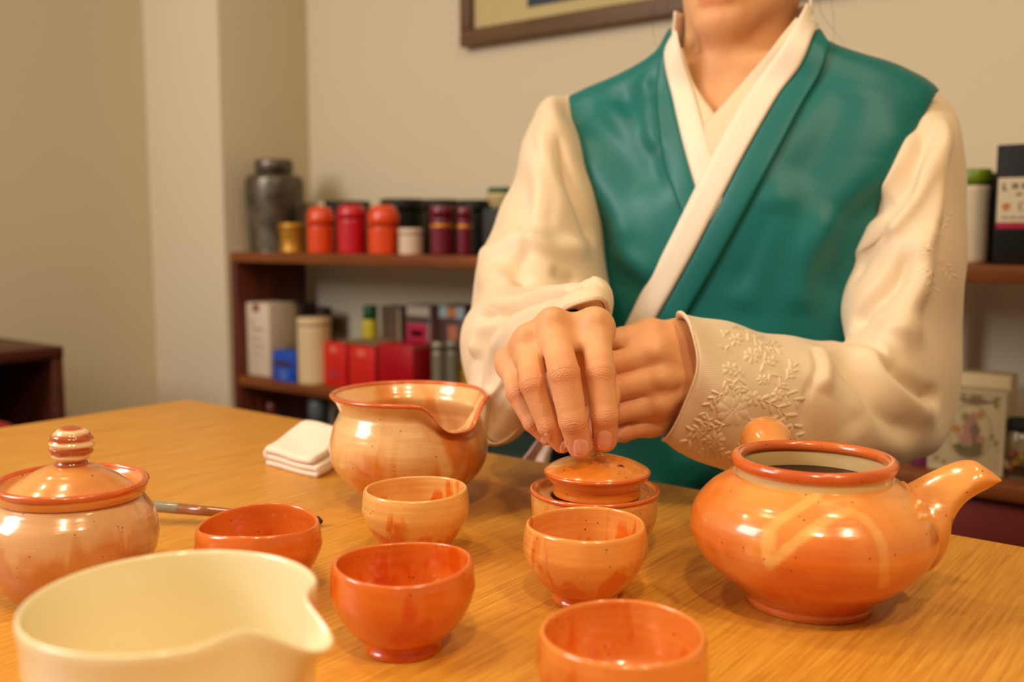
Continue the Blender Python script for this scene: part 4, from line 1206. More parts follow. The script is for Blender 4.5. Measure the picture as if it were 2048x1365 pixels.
# ---- torso form in the person's own frame
TH = R(8)
E = np.array([math.cos(TH), math.sin(TH), 0]); NF = np.array([math.sin(TH), -math.cos(TH), 0])
O2 = P(1470, 400, 1.03); O2[2] = 0
RT = np.array([  # height, half width, front, back, forward shift
    (0.50, 0.190, 0.150, 0.12, 0.0), (0.62, 0.170, 0.125, 0.11, 0.0), (0.70, 0.160, 0.108, 0.10, 0.0), (0.80, 0.155, 0.100, 0.10, 0.0),
    (0.88, 0.162, 0.102, 0.10, 0.0), (0.95, 0.178, 0.106, 0.10, 0.0), (1.00, 0.196, 0.102, 0.10, 0.0), (1.045, 0.214, 0.090, 0.095, 0.0),
    (1.080, 0.221, 0.074, 0.082, 0.0), (1.102, 0.212, 0.060, 0.070, 0.0), (1.118, 0.176, 0.055, 0.065, 0.002), (1.134, 0.128, 0.055, 0.062, 0.004),
    (1.150, 0.088, 0.057, 0.060, 0.006), (1.170, 0.071, 0.058, 0.056, 0.008), (1.195, 0.067, 0.056, 0.054, 0.008), (1.230, 0.067, 0.056, 0.054, 0.008)])
def torso_grid(rows, nr, nk, grow=0.0, sq=2.3):
    rt = catmull(rows, nr)
    g = np.zeros((nr, nk, 3))
    t = np.arange(nk) / nk * 2 * math.pi
    ct, st = np.cos(t), np.sin(t)
    cs = np.sign(ct) * np.abs(ct) ** (2 / sq); ss = np.sign(st) * np.abs(st) ** (2 / sq)
    for i, (h, a, bf, bb, sh_) in enumerate(rt):
        x = (a + grow) * cs * np.where(cs > 0, np.interp(h, [0.86, 1.03, 1.105, 1.145], [1.0, 0.88, 0.90, 1.0]), 1.0)
        y = np.where(ss > 0, (bf + grow), (bb + grow)) * ss + sh_
        g[i] = O2 + E * x[:, None] + NF * y[:, None] + np.array([0, 0, h])
    return g
def torso_fn(p, shrink):
    q = p - O2
    h = q[:, 2]; x = q @ E; y = q @ NF
    a = np.interp(h, RT[:, 0], RT[:, 1]) - shrink; bf = np.interp(h, RT[:, 0], RT[:, 2]) - shrink
    bb = np.interp(h, RT[:, 0], RT[:, 3]) - shrink; sh_ = np.interp(h, RT[:, 0], RT[:, 4])
    y = y - sh_
    b = np.where(y > 0, bf, bb)
    a = np.maximum(a, .02) * np.where(x > 0, np.interp(h, [0.86, 1.03, 1.105, 1.145], [1.0, 0.88, 0.90, 1.0]), 1.0)
    k = (np.abs(x / a) ** 2.3 + np.abs(y / b) ** 2.3) ** (1 / 2.3)
    d = (k - 1) * np.minimum(a, b) * 0.9
    return smax(smax(d, 0.45 - h, 0.01), h - 1.142, 0.02)

# ---- head
HC = P(1502, -150, 1.035)
HF = NF * 0.93 + E * -0.05 + np.array([0, 0, -0.30]); HF /= np.linalg.norm(HF)   # face looks forward and down to the hands
HS = np.cross(HF, [0, 0, 1.0]); HS /= np.linalg.norm(HS); HS = -HS if HS @ E < 0 else HS
HU = np.cross(HS, HF); HU = HU if HU[2] > 0 else -HU
AX = np.stack([HS, HF, HU])
def hp_(x, y, z): return HC + HS * x + HF * y + HU * z
CHIN = P(1437, 44, 0.972)
HC = HC + HS * float((CHIN - HC) @ HS) * 0.85      # keep chin, mouth and nose on one line
def head_fn(p):
    d = ell(p, hp_(0, -0.012, 0.035), AX, (0.074, 0.092, 0.088))
    d = smin(d, ell(p, hp_(0, 0.025, -0.03), AX, (0.063, 0.062, 0.075)), 0.03)
    for s in (-1, 1):
        d = smin(d, cap(p, hp_(0.056 * s, 0.0, -0.045), CHIN + HS * 0.013 * s - HF * 0.012, 0.019, 0.0165), 0.022)
        d = smin(d, ell(p, hp_(0.035 * s, 0.060, -0.012), AX, (0.022, 0.02, 0.02)), 0.015)
    d = smin(d, np.linalg.norm(p - (CHIN - HF * 0.012), axis=1) - 0.0185, 0.02)
    # brow, nose, lips
    d = smin(d, cap(p, hp_(-0.03, 0.075, 0.028), hp_(0.03, 0.075, 0.028), 0.010, 0.010), 0.012)
    d = smin(d, cap(p, hp_(0, 0.084, 0.022), hp_(0, 0.103, -0.018), 0.005, 0.0085), 0.008)
    for s in (-1, 1):
        d = smin(d, np.linalg.norm(p - hp_(0.011 * s, 0.093, -0.020), axis=1) - 0.0072, 0.006)
        d = smax(d, -(np.linalg.norm(p - hp_(0.031 * s, 0.093, 0.012), axis=1) - 0.0135), 0.008)
        ear = ell(p, hp_(0.074 * s, -0.012, 0.0), AX, (0.009, 0.017, 0.030))
        ear = smax(ear, -ell(p, hp_(0.082 * s, -0.008, 0.002), AX, (0.006, 0.010, 0.019)), 0.004)
        d = smin(d, ear, 0.006)
    LB = CHIN + HU * 0.0225 - HF * 0.001
    d = smin(d, ell(p, LB + HU * 0.008 - HF * 0.010, AX, (0.026, 0.012, 0.019)), 0.012)      # muzzle under the nose
    d = smin(d, ell(p, LB + HF * 0.0035, AX, (0.0185, 0.0060, 0.0052)), 0.005)
    for s in (-1, 1):
        d = smin(d, ell(p, LB + HU * 0.0105 + HF * 0.0045 + HS * 0.0075 * s, AX, (0.0125, 0.0052, 0.0042)), 0.004)
        # closed upper and lower lids over the eyeballs
        d = smin(d, ell(p, hp_(0.031 * s, 0.0755, 0.0155), AX, (0.0158, 0.0115, 0.0072)), 0.003)
        d = smin(d, ell(p, hp_(0.031 * s, 0.0740, 0.0012), AX, (0.0150, 0.0090, 0.0050)), 0.005)
    d = smax(d, -ell(p, LB + HU * 0.0056 + HF * 0.0095, AX, (0.0185, 0.0050, 0.0009)), 0.0018)
    return d
# right sleeve (picture left). ring order: outer, front/top, inner, back/bottom
RS = [
    [(1195, 178, 1.100), (1215, 285, 1.035), (1265, 400, 1.075), (1230, 290, 1.15)],
    [(1150, 192, 1.105), (1165, 288, 1.042), (1232, 410, 1.070), (1188, 295, 1.15)],
    [(1098, 200, 1.085), (1135, 300, 1.000), (1222, 430, 1.065), (1150, 320, 1.145)],
    [(1060, 262, 1.075), (1115, 360, 0.985), (1216, 480, 1.050), (1140, 380, 1.13)],
    [(1022, 385, 1.060), (1100, 440, 0.965), (1212, 530, 1.030), (1130, 460, 1.11)],
    [(972, 500, 1.035), (1085, 520, 0.940), (1210, 590, 1.010), (1110, 560, 1.09)],
    [(946, 600, 1.000), (1075, 572, 0.915), (1208, 636, 0.985), (1080, 660, 1.065)],
    [(930, 664, 0.945), (1072, 582, 0.880), (1204, 655, 0.935), (1045, 760, 1.010)],
    [(931, 712, 0.925), (1085, 580, 0.835), (1200, 668, 0.870), (1032, 830, 0.950)],
    [(950, 765, 0.895), (1115, 570, 0.785), (1198, 670, 0.815), (1028, 872, 0.895)],
    [(976, 785, 0.868), (1148, 570, 0.758), (1198, 672, 0.790), (1012, 886, 0.878)],
    [(995, 768, 0.840), (1152, 608, 0.732), (1196, 672, 0.770), (998, 888, 0.852)]]
# left sleeve (picture right). ring order: outer/bottom, front/near, inner/top, back/far
LS = [
    [(1800, 172, 0.985), (1765, 290, 0.915), (1700, 430, 0.955), (1790, 300, 1.05)],
    [(1872, 190, 0.965), (1825, 290, 0.886), (1740, 440, 0.945), (1845, 300, 1.035)],
    [(1914, 228, 0.955), (1856, 330, 0.868), (1722, 470, 0.930), (1850, 345, 1.02)],
    [(1926, 310, 0.950), (1850, 390, 0.858), (1700, 505, 0.925), (1835, 405, 1.01)],
    [(1934, 430, 0.940), (1838, 470, 0.855), (1690, 540, 0.935), (1820, 480, 1.00)],
    [(1936, 540, 0.935), (1825, 570, 0.845), (1682, 610, 0.925), (1810, 590, 0.99)],
    [(1922, 660, 0.930), (1815, 660, 0.840), (1690, 662, 0.905), (1805, 680, 0.98)],
    [(1920, 790, 0.915), (1812, 740, 0.825), (1690, 682, 0.880), (1800, 750, 0.96)],
    [(1896, 880, 0.895), (1780, 800, 0.805), (1680, 688, 0.860), (1780, 790, 0.94)],
    [(1800, 930, 0.860), (1720, 815, 0.775), (1655, 684, 0.835), (1720, 800, 0.91)],
    [(1680, 945, 0.830), (1640, 810, 0.755), (1615, 676, 0.815), (1640, 800, 0.885)],
    [(1540, 955, 0.800), (1530, 800, 0.738), (1520, 662, 0.795), (1530, 790, 0.855)],
    [(1425, 935, 0.772), (1445, 780, 0.722), (1430, 642, 0.770), (1440, 770, 0.825)],
    [(1362, 905, 0.758), (1408, 745, 0.720), (1378, 636, 0.755), (1390, 750, 0.80)],
    [(1328, 880, 0.750), (1394, 735, 0.722), (1356, 631, 0.750), (1360, 750, 0.79)]]
NB = P(1468, 215, 1.045); NTp = P(1478, 10, 1.045)
def arm_chain(rings, Hd, ids, rads):
    c_ = [np.mean([P(*q_) for q_ in rings[i]], axis=0) for i in ids]
    c_.append((Hd['wrist'][0] + Hd['wrist2'][0]) / 2)
    return [(c_[i], c_[i + 1], rads[i], rads[i + 1]) for i in range(len(c_) - 1)]
ARMS = [arm_chain(RS, HAND_R, (2, 4, 6, 7), (0.032, 0.028, 0.025, 0.024, 0.021)), arm_chain(LS, HAND_L, (2, 4, 6, 8, 10), (0.032, 0.028, 0.024, 0.022, 0.023, 0.021))]
def body_fn(p):
    p = np.asarray(p, float)
    t = torso_fn(p, 0.0135)
    n = cap(p, NB, NTp, 0.059, 0.0535)
    t = smin(t, n, 0.028)
    # sterno-mastoid hints and collar-bone notch
    for s in (-1, 1):
        t = smin(t, cap(p, NTp + E * 0.045 * s, P(1437, 225, 0.975) + E * 0.012 * s, 0.004, 0.003), 0.02)
    t = smax(t, -(np.linalg.norm(p - P(1434, 222, 0.945), axis=1) - 0.012), 0.02)
    d = smin(t, head_fn(p), 0.022)
    for cs in ARMS:
        for a_, b_, ra, rb_ in cs:
            d = smin(d, cap(p, a_, b_, ra, rb_), 0.012)
    return d
def lap_smooth(V, Fc, it=2, lam=0.5):
    for _ in range(it):
        acc = np.zeros_like(V); cnt = np.zeros(len(V))
        for a, b in ((0, 1), (1, 2), (2, 3), (3, 0)):
            np.add.at(acc, Fc[:, a], V[Fc[:, b]]); np.add.at(cnt, Fc[:, a], 1)
            np.add.at(acc, Fc[:, b], V[Fc[:, a]]); np.add.at(cnt, Fc[:, b], 1)
        V = V + lam * (acc / np.maximum(cnt, 1)[:, None] - V)
    return V
def bounds(pts, m):
    pts = np.array(pts); return pts.min(0) - m, pts.max(0) + m
lo, hi = bounds([HC + np.array([.12, .12, .15]), HC - np.array([.12, .12, .15]), O2 + E * .22 + [0, 0, .47], O2 - E * .22 + [0, 0, 1.1], O2 + NF * .15 + [0, 0, 1], P(985, 690, .965), P(1850, 800, .885), HAND_R['wrist'][0], HAND_L['wrist'][0]], 0.05)
BV, BF = sdf_mesh(body_fn, lo, hi, 0.0042, 0.02)
BV = lap_smooth(BV, BF, 2, 0.4)
parts = [(BV, BF)]
for Hd in (HAND_R, HAND_L):
    pts = [j[0] for f in Hd['fingers'] for j in f] + [j[0] for j in Hd['thumb']] + [Hd['wrist'][0], Hd['wrist2'][0]]
    lo, hi = bounds(pts, 0.027)
    hv, hf = sdf_mesh(hand_fn(Hd), lo, hi, 0.00078, 0.006)
    hv = lap_smooth(hv, hf, 1, 0.18)
    parts.append((hv, hf)); Hd['mesh'] = (hv, hf)
Vall = np.concatenate([p_[0] for p_ in parts]); offs = np.cumsum([0] + [len(p_[0]) for p_ in parts])
Fall = np.concatenate([p_[1] + o_ for p_, o_ in zip(parts, offs)])
person = mesh_obj('person', Vall, Fall, M['skin'])
tag(person, 'person in teal vest and cream jacket pinching the small pot lid', 'person')
red = np.zeros(len(Vall))
for Hd in (HAND_R, HAND_L):
    for f in Hd['fingers']:
        for j, w_ in ((0, 0.35), (1, 0.8), (2, 0.5), (3, 0.75)):
            d = np.linalg.norm(Vall - f[j][0], axis=1)
            red = np.maximum(red, w_ * np.exp(-(d / (f[j][1] * 1.35)) ** 4))
LB = CHIN + HU * 0.0225 + HF * 0.003
for dd in (0, 0.010):
    q = Vall - (LB + HU * dd)
    red = np.maximum(red, np.exp(-((q @ HS) / 0.02) ** 4 - ((q @ HU) / 0.007) ** 4 - ((q @ HF) / 0.014) ** 2))
cs_, cw_ = np.zeros(len(Vall)), np.zeros(len(Vall))
for Hd in (HAND_R, HAND_L):
    dors = Hd['dorsal'] / np.linalg.norm(Hd['dorsal'])
    for f in Hd['fingers']:
        for j, wj in ((1, 1.0), (2, 0.75)):
            a = f[j + 1][0] - f[j - 1][0]; a = a / np.linalg.norm(a)
            q = Vall - f[j][0]; s = q @ a
            wgt = wj * np.exp(-(np.abs(s) / (f[j][1] * (0.75 if j == 1 else 0.45))) ** 3) * (np.linalg.norm(q, axis=1) < f[j][1] * 1.9) * np.clip((q @ dors) / f[j][1] * 1.6 + 0.1, 0, 1)
            k_ = wgt > cw_
            lat = np.linalg.norm(np.cross(q, a), axis=1)
            cs_[k_] = (s[k_] * 1000); cw_[k_] = wgt[k_]
for nm_, arr in (('crease_s', cs_), ('crease_w', cw_)):
    aa = person.data.attributes.new(nm_, 'FLOAT', 'POINT'); aa.data.foreach_set('value', arr.astype(np.float32))
at_ = person.data.attributes.new('red', 'FLOAT', 'POINT')
at_.data.foreach_set('value', red.astype(np.float32))

# ---- finger nails
def nail(Hd, px, py, wpx, hpx, rot, parent):
    bv = bvh_of(*Hd['mesh']) if 'bvh' not in Hd else Hd['bvh']; Hd['bvh'] = bv
    n = 21; V = []; f = []
    ca, sa = math.cos(R(rot)), math.sin(R(rot))
    for j in range(n):
        for i in range(n):
            u = -1 + 2 * i / (n - 1); v = -1 + 2 * j / (n - 1)
            # square to rounded plate
            uu = u * math.sqrt(max(1 - v * v / 2 * 0.92, 0)); vv = v * math.sqrt(max(1 - u * u / 2 * 0.86, 0))
            x = uu * wpx / 2; y = -vv * hpx / 2
            h, nn = hit(bv, px + x * ca + y * sa, py - x * sa + y * ca)
            if h is None: h, nn = hit(bv, px + x * 0.8, py + y * 0.8)
            if h is None: return
            e = max(abs(u), abs(v))
            off = 0.0010 * (1 - e ** 6) - 0.0001 * (e > 0.99)
            V.append(h + (-ray(px, py) / np.linalg.norm(ray(px, py)) * 0.6 + nn * 0.4) * off)
    V = np.array(V).reshape(n, n, 3)
    # smooth the plate, keep it gently domed
    for _ in range(6):
        W = V.copy(); W[1:-1, 1:-1] = (V[:-2, 1:-1] + V[2:, 1:-1] + V[1:-1, :-2] + V[1:-1, 2:]) / 4; V = W
    o = mesh_obj('fingernail', V.reshape(-1, 3), grid_faces(n, n, False), M['nail'], parent)
    ed, tp_ = [], []
    for j in range(n):
        for i in range(n):
            u = -1 + 2 * i / (n - 1); v = -1 + 2 * j / (n - 1)
            ed.append(max(abs(u), -v) ** 7 if v < 0.75 else abs(u) ** 7); tp_.append(max(0, (-0.0 - v)) * 0 + (0.55 if v < -0.8 else 0))
    # v runs from the fingertip (-1, image down) to the cuticle (+1)
    ed = [max(abs(-1 + 2 * (k_ % n) / (n - 1)), (-1 + 2 * (k_ // n) / (n - 1))) ** 7 for k_ in range(n * n)]
    tp_ = [0.7 * max(0.0, -(-1 + 2 * (k_ // n) / (n - 1)) - 0.62) / 0.38 for k_ in range(n * n)]
    for nm_, ar_ in (('edge', ed), ('tip', tp_)):
        aa = o.data.attributes.new(nm_, 'FLOAT', 'POINT'); aa.data.foreach_set('value', ar_)
nail(HAND_R, 1209, 881, 36, 44, -4, person)
nail(HAND_R, 1162, 897, 39, 42, -6, person)
nail(HAND_R, 1091, 879, 20, 28, -32, person)
nail(HAND_R, 1127, 893, 14, 26, -22, person)

def tube_obj(name, pts, rad, mat, parent, n=24, taper=False):
    cu = bpy.data.curves.new(name, 'CURVE'); 
    g = catmull(np.array(pts), n); k = 6
    V = []
    tg = np.gradient(g, axis=0); tg /= np.linalg.norm(tg, axis=1, keepdims=True)
    for i in range(n):
        a1 = np.cross(tg[i], [0.3, 0.2, 1.0]); a1 /= np.linalg.norm(a1); a2 = np.cross(tg[i], a1)
        r_ = rad * (1 - 0.7 * i / n if taper else 1)
        for j in range(k):
            a = j / k * 2 * math.pi; V.append(g[i] + (a1 * math.cos(a) + a2 * math.sin(a)) * r_)
    bpy.data.curves.remove(cu)
    f = grid_faces(n, k); f.append(tuple(range(k))[::-1]); f.append(tuple((n - 1) * k + j for j in range(k)))
    return mesh_obj(name, V, f, mat, parent)
# ---- head details
for s in (-1, 1):
    bm = bmesh.new(); bmesh.ops.create_uvsphere(bm, u_segments=20, v_segments=12, radius=0.0102)
    o = bm_obj('eye', bm, M['eye'], person, True); o.location = hp_(0.031 * s, 0.0765, 0.0085)
for s in (-1, 1):
    tube_obj('eyebrow', [hp_(0.016 * s, 0.0955, 0.0285), hp_(0.030 * s, 0.0930, 0.0325), hp_(0.046 * s, 0.0810, 0.0290)], 0.0016, M['hair'], person, 20)
def hair_fn(p):
    d = ell(p, hp_(0, -0.022, 0.045), AX, (0.084, 0.098, 0.092))
    cut = ell(p, hp_(0, 0.085, -0.02), AX, (0.070, 0.080, 0.082))
    d = smax(d, -cut, 0.012)
    low = (p - hp_(0, 0, -0.035)) @ HU
    d = smax(d, -low - 0.0, 0.02)
    bun = ell(p, hp_(0.0, -0.118, -0.012), AX, (0.036, 0.034, 0.034))
    nape = cap(p, hp_(0, -0.085, -0.01), P(1560, 12, 1.09), 0.03, 0.017)
    d = smin(d, bun, 0.012); d = smin(d, nape, 0.012)
    ang = np.arctan2((p - HC) @ HS, (p - HC) @ HU)
    return d + 0.0004 * np.sin(ang * 46)
lo, hi = bounds([HC + HF * .1, HC - HF * .17, HC + HU * .15, HC - HU * .1, HC + HS * .1, HC - HS * .1, P(1560, 12, 1.09)], 0.03)
hv, hf = sdf_mesh(hair_fn, lo, hi, 0.0036, 0.012)
mesh_obj('hair', hv, hf, M['hair'], person)
# thin loose strands beside the neck and an ear ring
for pl in ([(1330, -60), (1306, 30), (1312, 90), (1336, 130)], [(1345, -60), (1334, 20), (1338, 70), (1330, 118)], [(1650, -60), (1668, 40), (1662, 100), (1640, 120)], [(1630, -50), (1645, 30), (1690, 90), (1672, 118)]):
    tube_obj('hair_strand', [P(x, y, 1.03) for x, y in pl], 0.00022, M['hair'], person, 24, True)

# ---- vest
person_children = person
def cloth_obj(name, g, mat, closed=True, thick=0.0, caps=False, parent=person, V=None):
    nr, nk = g.shape[:2]
    V = g.reshape(-1, 3) if V is None else V
    o = mesh_obj(name, V, grid_faces(nr, nk, closed), mat, parent)
    if thick:
        md = o.modifiers.new('thickness', 'SOLIDIFY'); md.thickness = thick; md.offset = -1; md.use_rim = True
    return o
VR = RT[:14].copy()
NRV, NKV = 230, 260
vg = torso_grid(VR, NRV, NKV)
full = torso_grid(RT, 260, 200)
FB0 = bvh_of(full.reshape(-1, 3), grid_faces(260, 200))
vn = grid_normals(vg)
if (vn[100, 65] @ NF) < 0: vn = -vn
ST = [  # vest folds: (points, width m, amplitude m)
    ([(1165, 190), (1200, 250), (1260, 330), (1300, 400)], 0.016, -0.005),
    ([(1180, 185), (1230, 230), (1290, 270), (1330, 300)], 0.012, 0.004),
    ([(1240, 160), (1262, 230), (1300, 320), (1330, 420)], 0.012, -0.005),
    ([(1290, 140), (1298, 210), (1310, 300)], 0.008, 0.004),
    ([(1150, 250), (1180, 330), (1230, 420), (1250, 520)], 0.018, 0.006),
    ([(1190, 400), (1215, 500), (1250, 560), (1330, 600)], 0.018, -0.006),
    ([(1210, 500), (1260, 520), (1320, 560)], 0.012, 0.004),
    ([(1700, 170), (1660, 260), (1560, 400)], 0.02, -0.005),
    ([(1840, 220), (1760, 330), (1680, 440), (1600, 560)], 0.025, 0.007),
    ([(1790, 380), (1710, 440), (1660, 520), (1650, 640)], 0.016, -0.010),
    ([(1690, 420), (1630, 520), (1610, 640)], 0.020, 0.006),
    ([(1560, 400), (1520, 480), (1470, 600)], 0.012, -0.004),
    ([(1600, 330), (1540, 450), (1500, 560), (1480, 640)], 0.016, 0.004),
    ([(1390, 900), (1400, 940), (1410, 980)], 0.02, 0.006)]
vv = apply_strokes(vg.reshape(-1, 3), vn.reshape(-1, 3), FB0, ST)
rs = np.random.RandomState(3)
ph = rs.rand(6, 4) * 6.28
q = vg.reshape(-1, 3)
und = sum(np.sin(q[:, 0] * a_ + q[:, 1] * b_ + q[:, 2] * c_ + p_) for a_, b_, c_, p_ in ((40, 20, 30, 1), (-30, 50, 25, 2), (60, 10, -45, 4)))
vv = vv + vn.reshape(-1, 3) * (und * 0.0008)[:, None]
fv = grid_faces(NRV, NKV)
VB = np.concatenate([vv, full[200:].reshape(-1, 3)])
fb = fv + grid_faces(60, 200, True, len(vv))
FB = bvh_of(VB, fb)
def inpoly(pt, poly):
    x, y = pt; r = False; j = len(poly) - 1
    for i in range(len(poly)):
        xi, yi = poly[i]; xj, yj = poly[j]
        if (yi > y) != (yj > y) and x < (xj - xi) * (y - yi) / (yj - yi) + xi: r = not r
        j = i
    return r
VPOLY = [(1345, -50), (1343, 60), (1350, 180), (1372, 260), (1398, 340), (1412, 346), (1500, 210), (1560, 130), (1612, 40), (1612, -50)]
AR = [(1900, 160), (1871, 186), (1845, 232), (1818, 285), (1797, 345), (1768, 385), (1748, 425), (1790, 465), (1850, 480), (2000, 480), (2000, 100), (1900, 100)]
AL = [(1135, 150), (1137, 194), (1130, 240), (1134, 285), (1150, 325), (1166, 350), (1186, 395), (1180, 440), (1150, 460), (1000, 460), (1000, 100), (1135, 100)]
def open_cloth(V_, faces_, arms=True):
    pxy, pz = pix(V_); q_ = V_ - O2
    fr = (q_ @ NF) > 0.0; xe = q_ @ E; hh = V_[:, 2]; kp = []
    for fc in faces_:
        c_ = pxy[list(fc)].mean(0); i_ = fc[0]
        if fr[i_]:
            if c_[1] < 350 and inpoly(c_, VPOLY): continue
            if arms and (inpoly(c_, AR) or inpoly(c_, AL)): continue
        elif arms and hh[i_] > 0.965 and hh[i_] < 1.108:
            if xe[i_] > 0.168 or xe[i_] < -0.188: continue
        kp.append(fc)
    return kp
keep = open_cloth(vv, fv)
jg_ = torso_grid(RT[:14], 110, 140, -0.010)
jv_ = jg_.reshape(-1, 3)
jk = open_cloth(jv_, grid_faces(110, 140), False)
mesh_obj('jacket_body', jv_, jk, M['cream_silk'], person)
vest = mesh_obj('vest', vv, keep, M['teal'], person)
vest['label'] = 'teal silk vest with folded front bands'
md = vest.modifiers.new('thickness', 'SOLIDIFY'); md.thickness = 0.0015; md.offset = -1

def strip(name, left, right, off, mat, parent, nl=120, nw=9, bulge=0.0012, th=0.0022, back=None, bv=None):
    Lp = catmull(np.array(left, float), nl); Rp_ = catmull(np.array(right, float), nl)
    rows = []
    for i in range(nl):
        row = []
        for j in range(nw):
            s = j / (nw - 1)
            px, py = Lp[i] * (1 - s) + Rp_[i] * s
            h, n = hit(bv or FB, px, py)
            if h is None:
                row.append(None); continue
            if n @ ray(px, py) > 0: n = -n
            row.append(h + n * (off + bulge * (1 - (2 * s - 1) ** 4)))
        if any(r_ is None for r_ in row):
            ok = [k_ for k_ in range(nw) if row[k_] is not None]
            if len(ok) < 2:
                rows.append(None); continue
            for k_ in range(nw):
                if row[k_] is None:
                    m_ = min(ok, key=lambda z_: abs(z_ - k_)); 
                    zz_ = depth_of(row[m_]) + 0.004 * abs(m_ - k_)
                    px, py = Lp[i] * (1 - k_ / (nw - 1)) + Rp_[i] * (k_ / (nw - 1))
                    row[k_] = P(px, py, zz_)
        rows.append(np.array(row))
    rows = [r_ for r_ in rows if r_ is not None]
    g = np.array(rows)
    # smooth along the length so the band lies like stiff cloth
    for _ in range(14):
        g[1:-1] = 0.5 * g[1:-1] + 0.25 * (g[:-2] + g[2:])
    o = mesh_obj(name, g.reshape(-1, 3), grid_faces(len(g), nw, False), mat, parent)
    md = o.modifiers.new('thickness', 'SOLIDIFY'); md.thickness = th; md.offset = 0
    return o
# inner cream collar (two crossing edges), outer white collar, teal bands
strip('inner_collar', [(1366, 96), (1385, 160), (1408, 200), (1431, 234), (1440, 300)], [(1352, 110), (1362, 180), (1380, 240), (1404, 300), (1420, 330)], 0.0012, M['cream_silk'], person)
strip('inner_collar', [(1588, 40), (1540, 105), (1500, 152), (1460, 200), (1429, 233), (1400, 262)], [(1606, 60), (1562, 130), (1530, 185), (1490, 235), (1450, 300), (1416, 345)], 0.0028, M['cream_silk'], person)
a = strip('collar', [(1357, 62), (1333, 112), (1344, 180), (1360, 250), (1378, 320), (1396, 380), (1420, 450)], [(1359, 66), (1372, 130), (1390, 190), (1402, 230), (1415, 275), (1430, 325), (1455, 390)], 0.0038, M['white_silk'], person)
a['label'] = 'white collar band on the wearer\'s right side'
strip('vest_band', [(1324, 120), (1316, 170), (1317, 240), (1332, 330), (1356, 400), (1385, 470)], [(1334, 114), (1345, 185), (1361, 252), (1379, 322), (1397, 382), (1420, 450)], 0.0030, M['teal'], person)
strip('vest_band', [(1629, 64), (1598, 134), (1548, 208), (1492, 304), (1446, 392), (1398, 484), (1350, 572), (1312, 640), (1280, 700)],
      [(1655, 98), (1642, 150), (1604, 216), (1562, 296), (1520, 372), (1470, 462), (1420, 550), (1376, 626), (1340, 690)], 0.0042, M['teal'], person, nl=180)
b_ = strip('collar', [(1600, 10), (1574, 82), (1520, 163), (1472, 238), (1428, 318), (1394, 382), (1350, 470), (1300, 570), (1262, 645), (1235, 700)],
      [(1626, 56), (1603, 130), (1554, 204), (1498, 300), (1452, 388), (1404, 480), (1356, 568), (1318, 636), (1288, 692)], 0.0066, M['white_silk'], person, nl=200)
b_['label'] = 'long white collar band crossing over the chest'
# collar standing round the back of the neck
cg_ = torso_grid(np.array([(1.128, 0.092, 0.0, 0.074, 0.0), (1.150, 0.080, 0.0, 0.068, 0.0), (1.175, 0.071, 0.0, 0.062, 0.0), (1.198, 0.069, 0.0, 0.060, 0.0)]), 20, 120)
cgk = cg_[:, 60:121 - 0][:, :60]
o = mesh_obj('back_collar', cgk.reshape(-1, 3), grid_faces(20, 60, False), M['white_silk'], person)
md = o.modifiers.new('thickness', 'SOLIDIFY'); md.thickness = 0.003

# ---- sleeves
def sleeve(name, rings, strokes, nr=260, nk=220, und_amp=0.0012, flip=False, seed=0, thick=0.0022):
    ctrl = []
    for r_ in rings:
        ctrl.append([P(*q_) for q_ in r_])
    g = loft_grid(ctrl, nr, nk)
    n = grid_normals(g)
    cen = g.mean(1, keepdims=True)
    if ((g - cen) * n).sum(-1).mean() < 0: n = -n
    f = grid_faces(nr, nk)
    bv = bvh_of(g.reshape(-1, 3), f)
    V = apply_strokes(g.reshape(-1, 3), n.reshape(-1, 3), bv, [(a_, w_ * 0.8, m_ * 1.3) for a_, w_, m_ in strokes])
    q_ = g.reshape(-1, 3)
    un = sum(np.sin(q_[:, 0] * a_ + q_[:, 1] * b_ + q_[:, 2] * c_ + p_ + seed) for a_, b_, c_, p_ in ((50, 30, 35, 1), (-45, 60, 25, 2), (70, -20, -55, 4), (100, 80, 60, 3)))
    V = V + n.reshape(-1, 3) * (un * und_amp)[:, None]
    o = mesh_obj(name, V, f, M['cream_silk'], person)
    md = o.modifiers.new('thickness', 'SOLIDIFY'); md.thickness = thick; md.offset = -1
    return o, V, f
# refine the rings with intermediate points so the cuff hangs in a drop shape
def ring6(r_, lt=0.0, bt=0.0):
    a, b, c_, d = [np.array(x, float) for x in r_]
    cen = (a + b + c_ + d) / 4
    def mid(u, v, k_): m_ = (u + v) / 2; return m_ + (m_ - cen) * k_
    return [a, mid(a, b, 0.38), b, mid(b, c_, 0.38), c_, mid(c_, d, 0.38), d, mid(d, a, 0.38)]
RS8 = [ring6(r_) for r_ in RS]
RST = [
    ([(945, 640), (1000, 618), (1080, 588), (1160, 574)], 0.010, -0.012),
    ([(950, 560), (1010, 560), (1040, 575)], 0.016, 0.006),
    ([(1085, 230), (1090, 350), (1085, 450), (1050, 540)], 0.016, 0.007),
    ([(1110, 240), (1130, 340), (1160, 430), (1190, 500)], 0.012, -0.007),
    ([(1075, 500), (1035, 520), (1030, 555), (1060, 580)], 0.010, -0.009),
    ([(1040, 480), (1100, 500), (1180, 500)], 0.014, 0.007),
    ([(1095, 540), (1140, 560), (1200, 570)], 0.010, -0.006),
    ([(960, 520), (1000, 500), (1060, 460)], 0.014, 0.005),
    ([(1000, 600), (960, 660), (950, 720)], 0.012, 0.006),
    ([(1060, 600), (1000, 640), (965, 720), (965, 800)], 0.014, -0.006),
    ([(1010, 650), (985, 720), (980, 800), (988, 860)], 0.008, 0.004),
    ([(1065, 270), (1100, 380), (1090, 480)], 0.010, -0.004)]
sr, SRV, SRF = sleeve('sleeve', RS8, RST, seed=1)
LS8 = [ring6(r_) for r_ in LS]
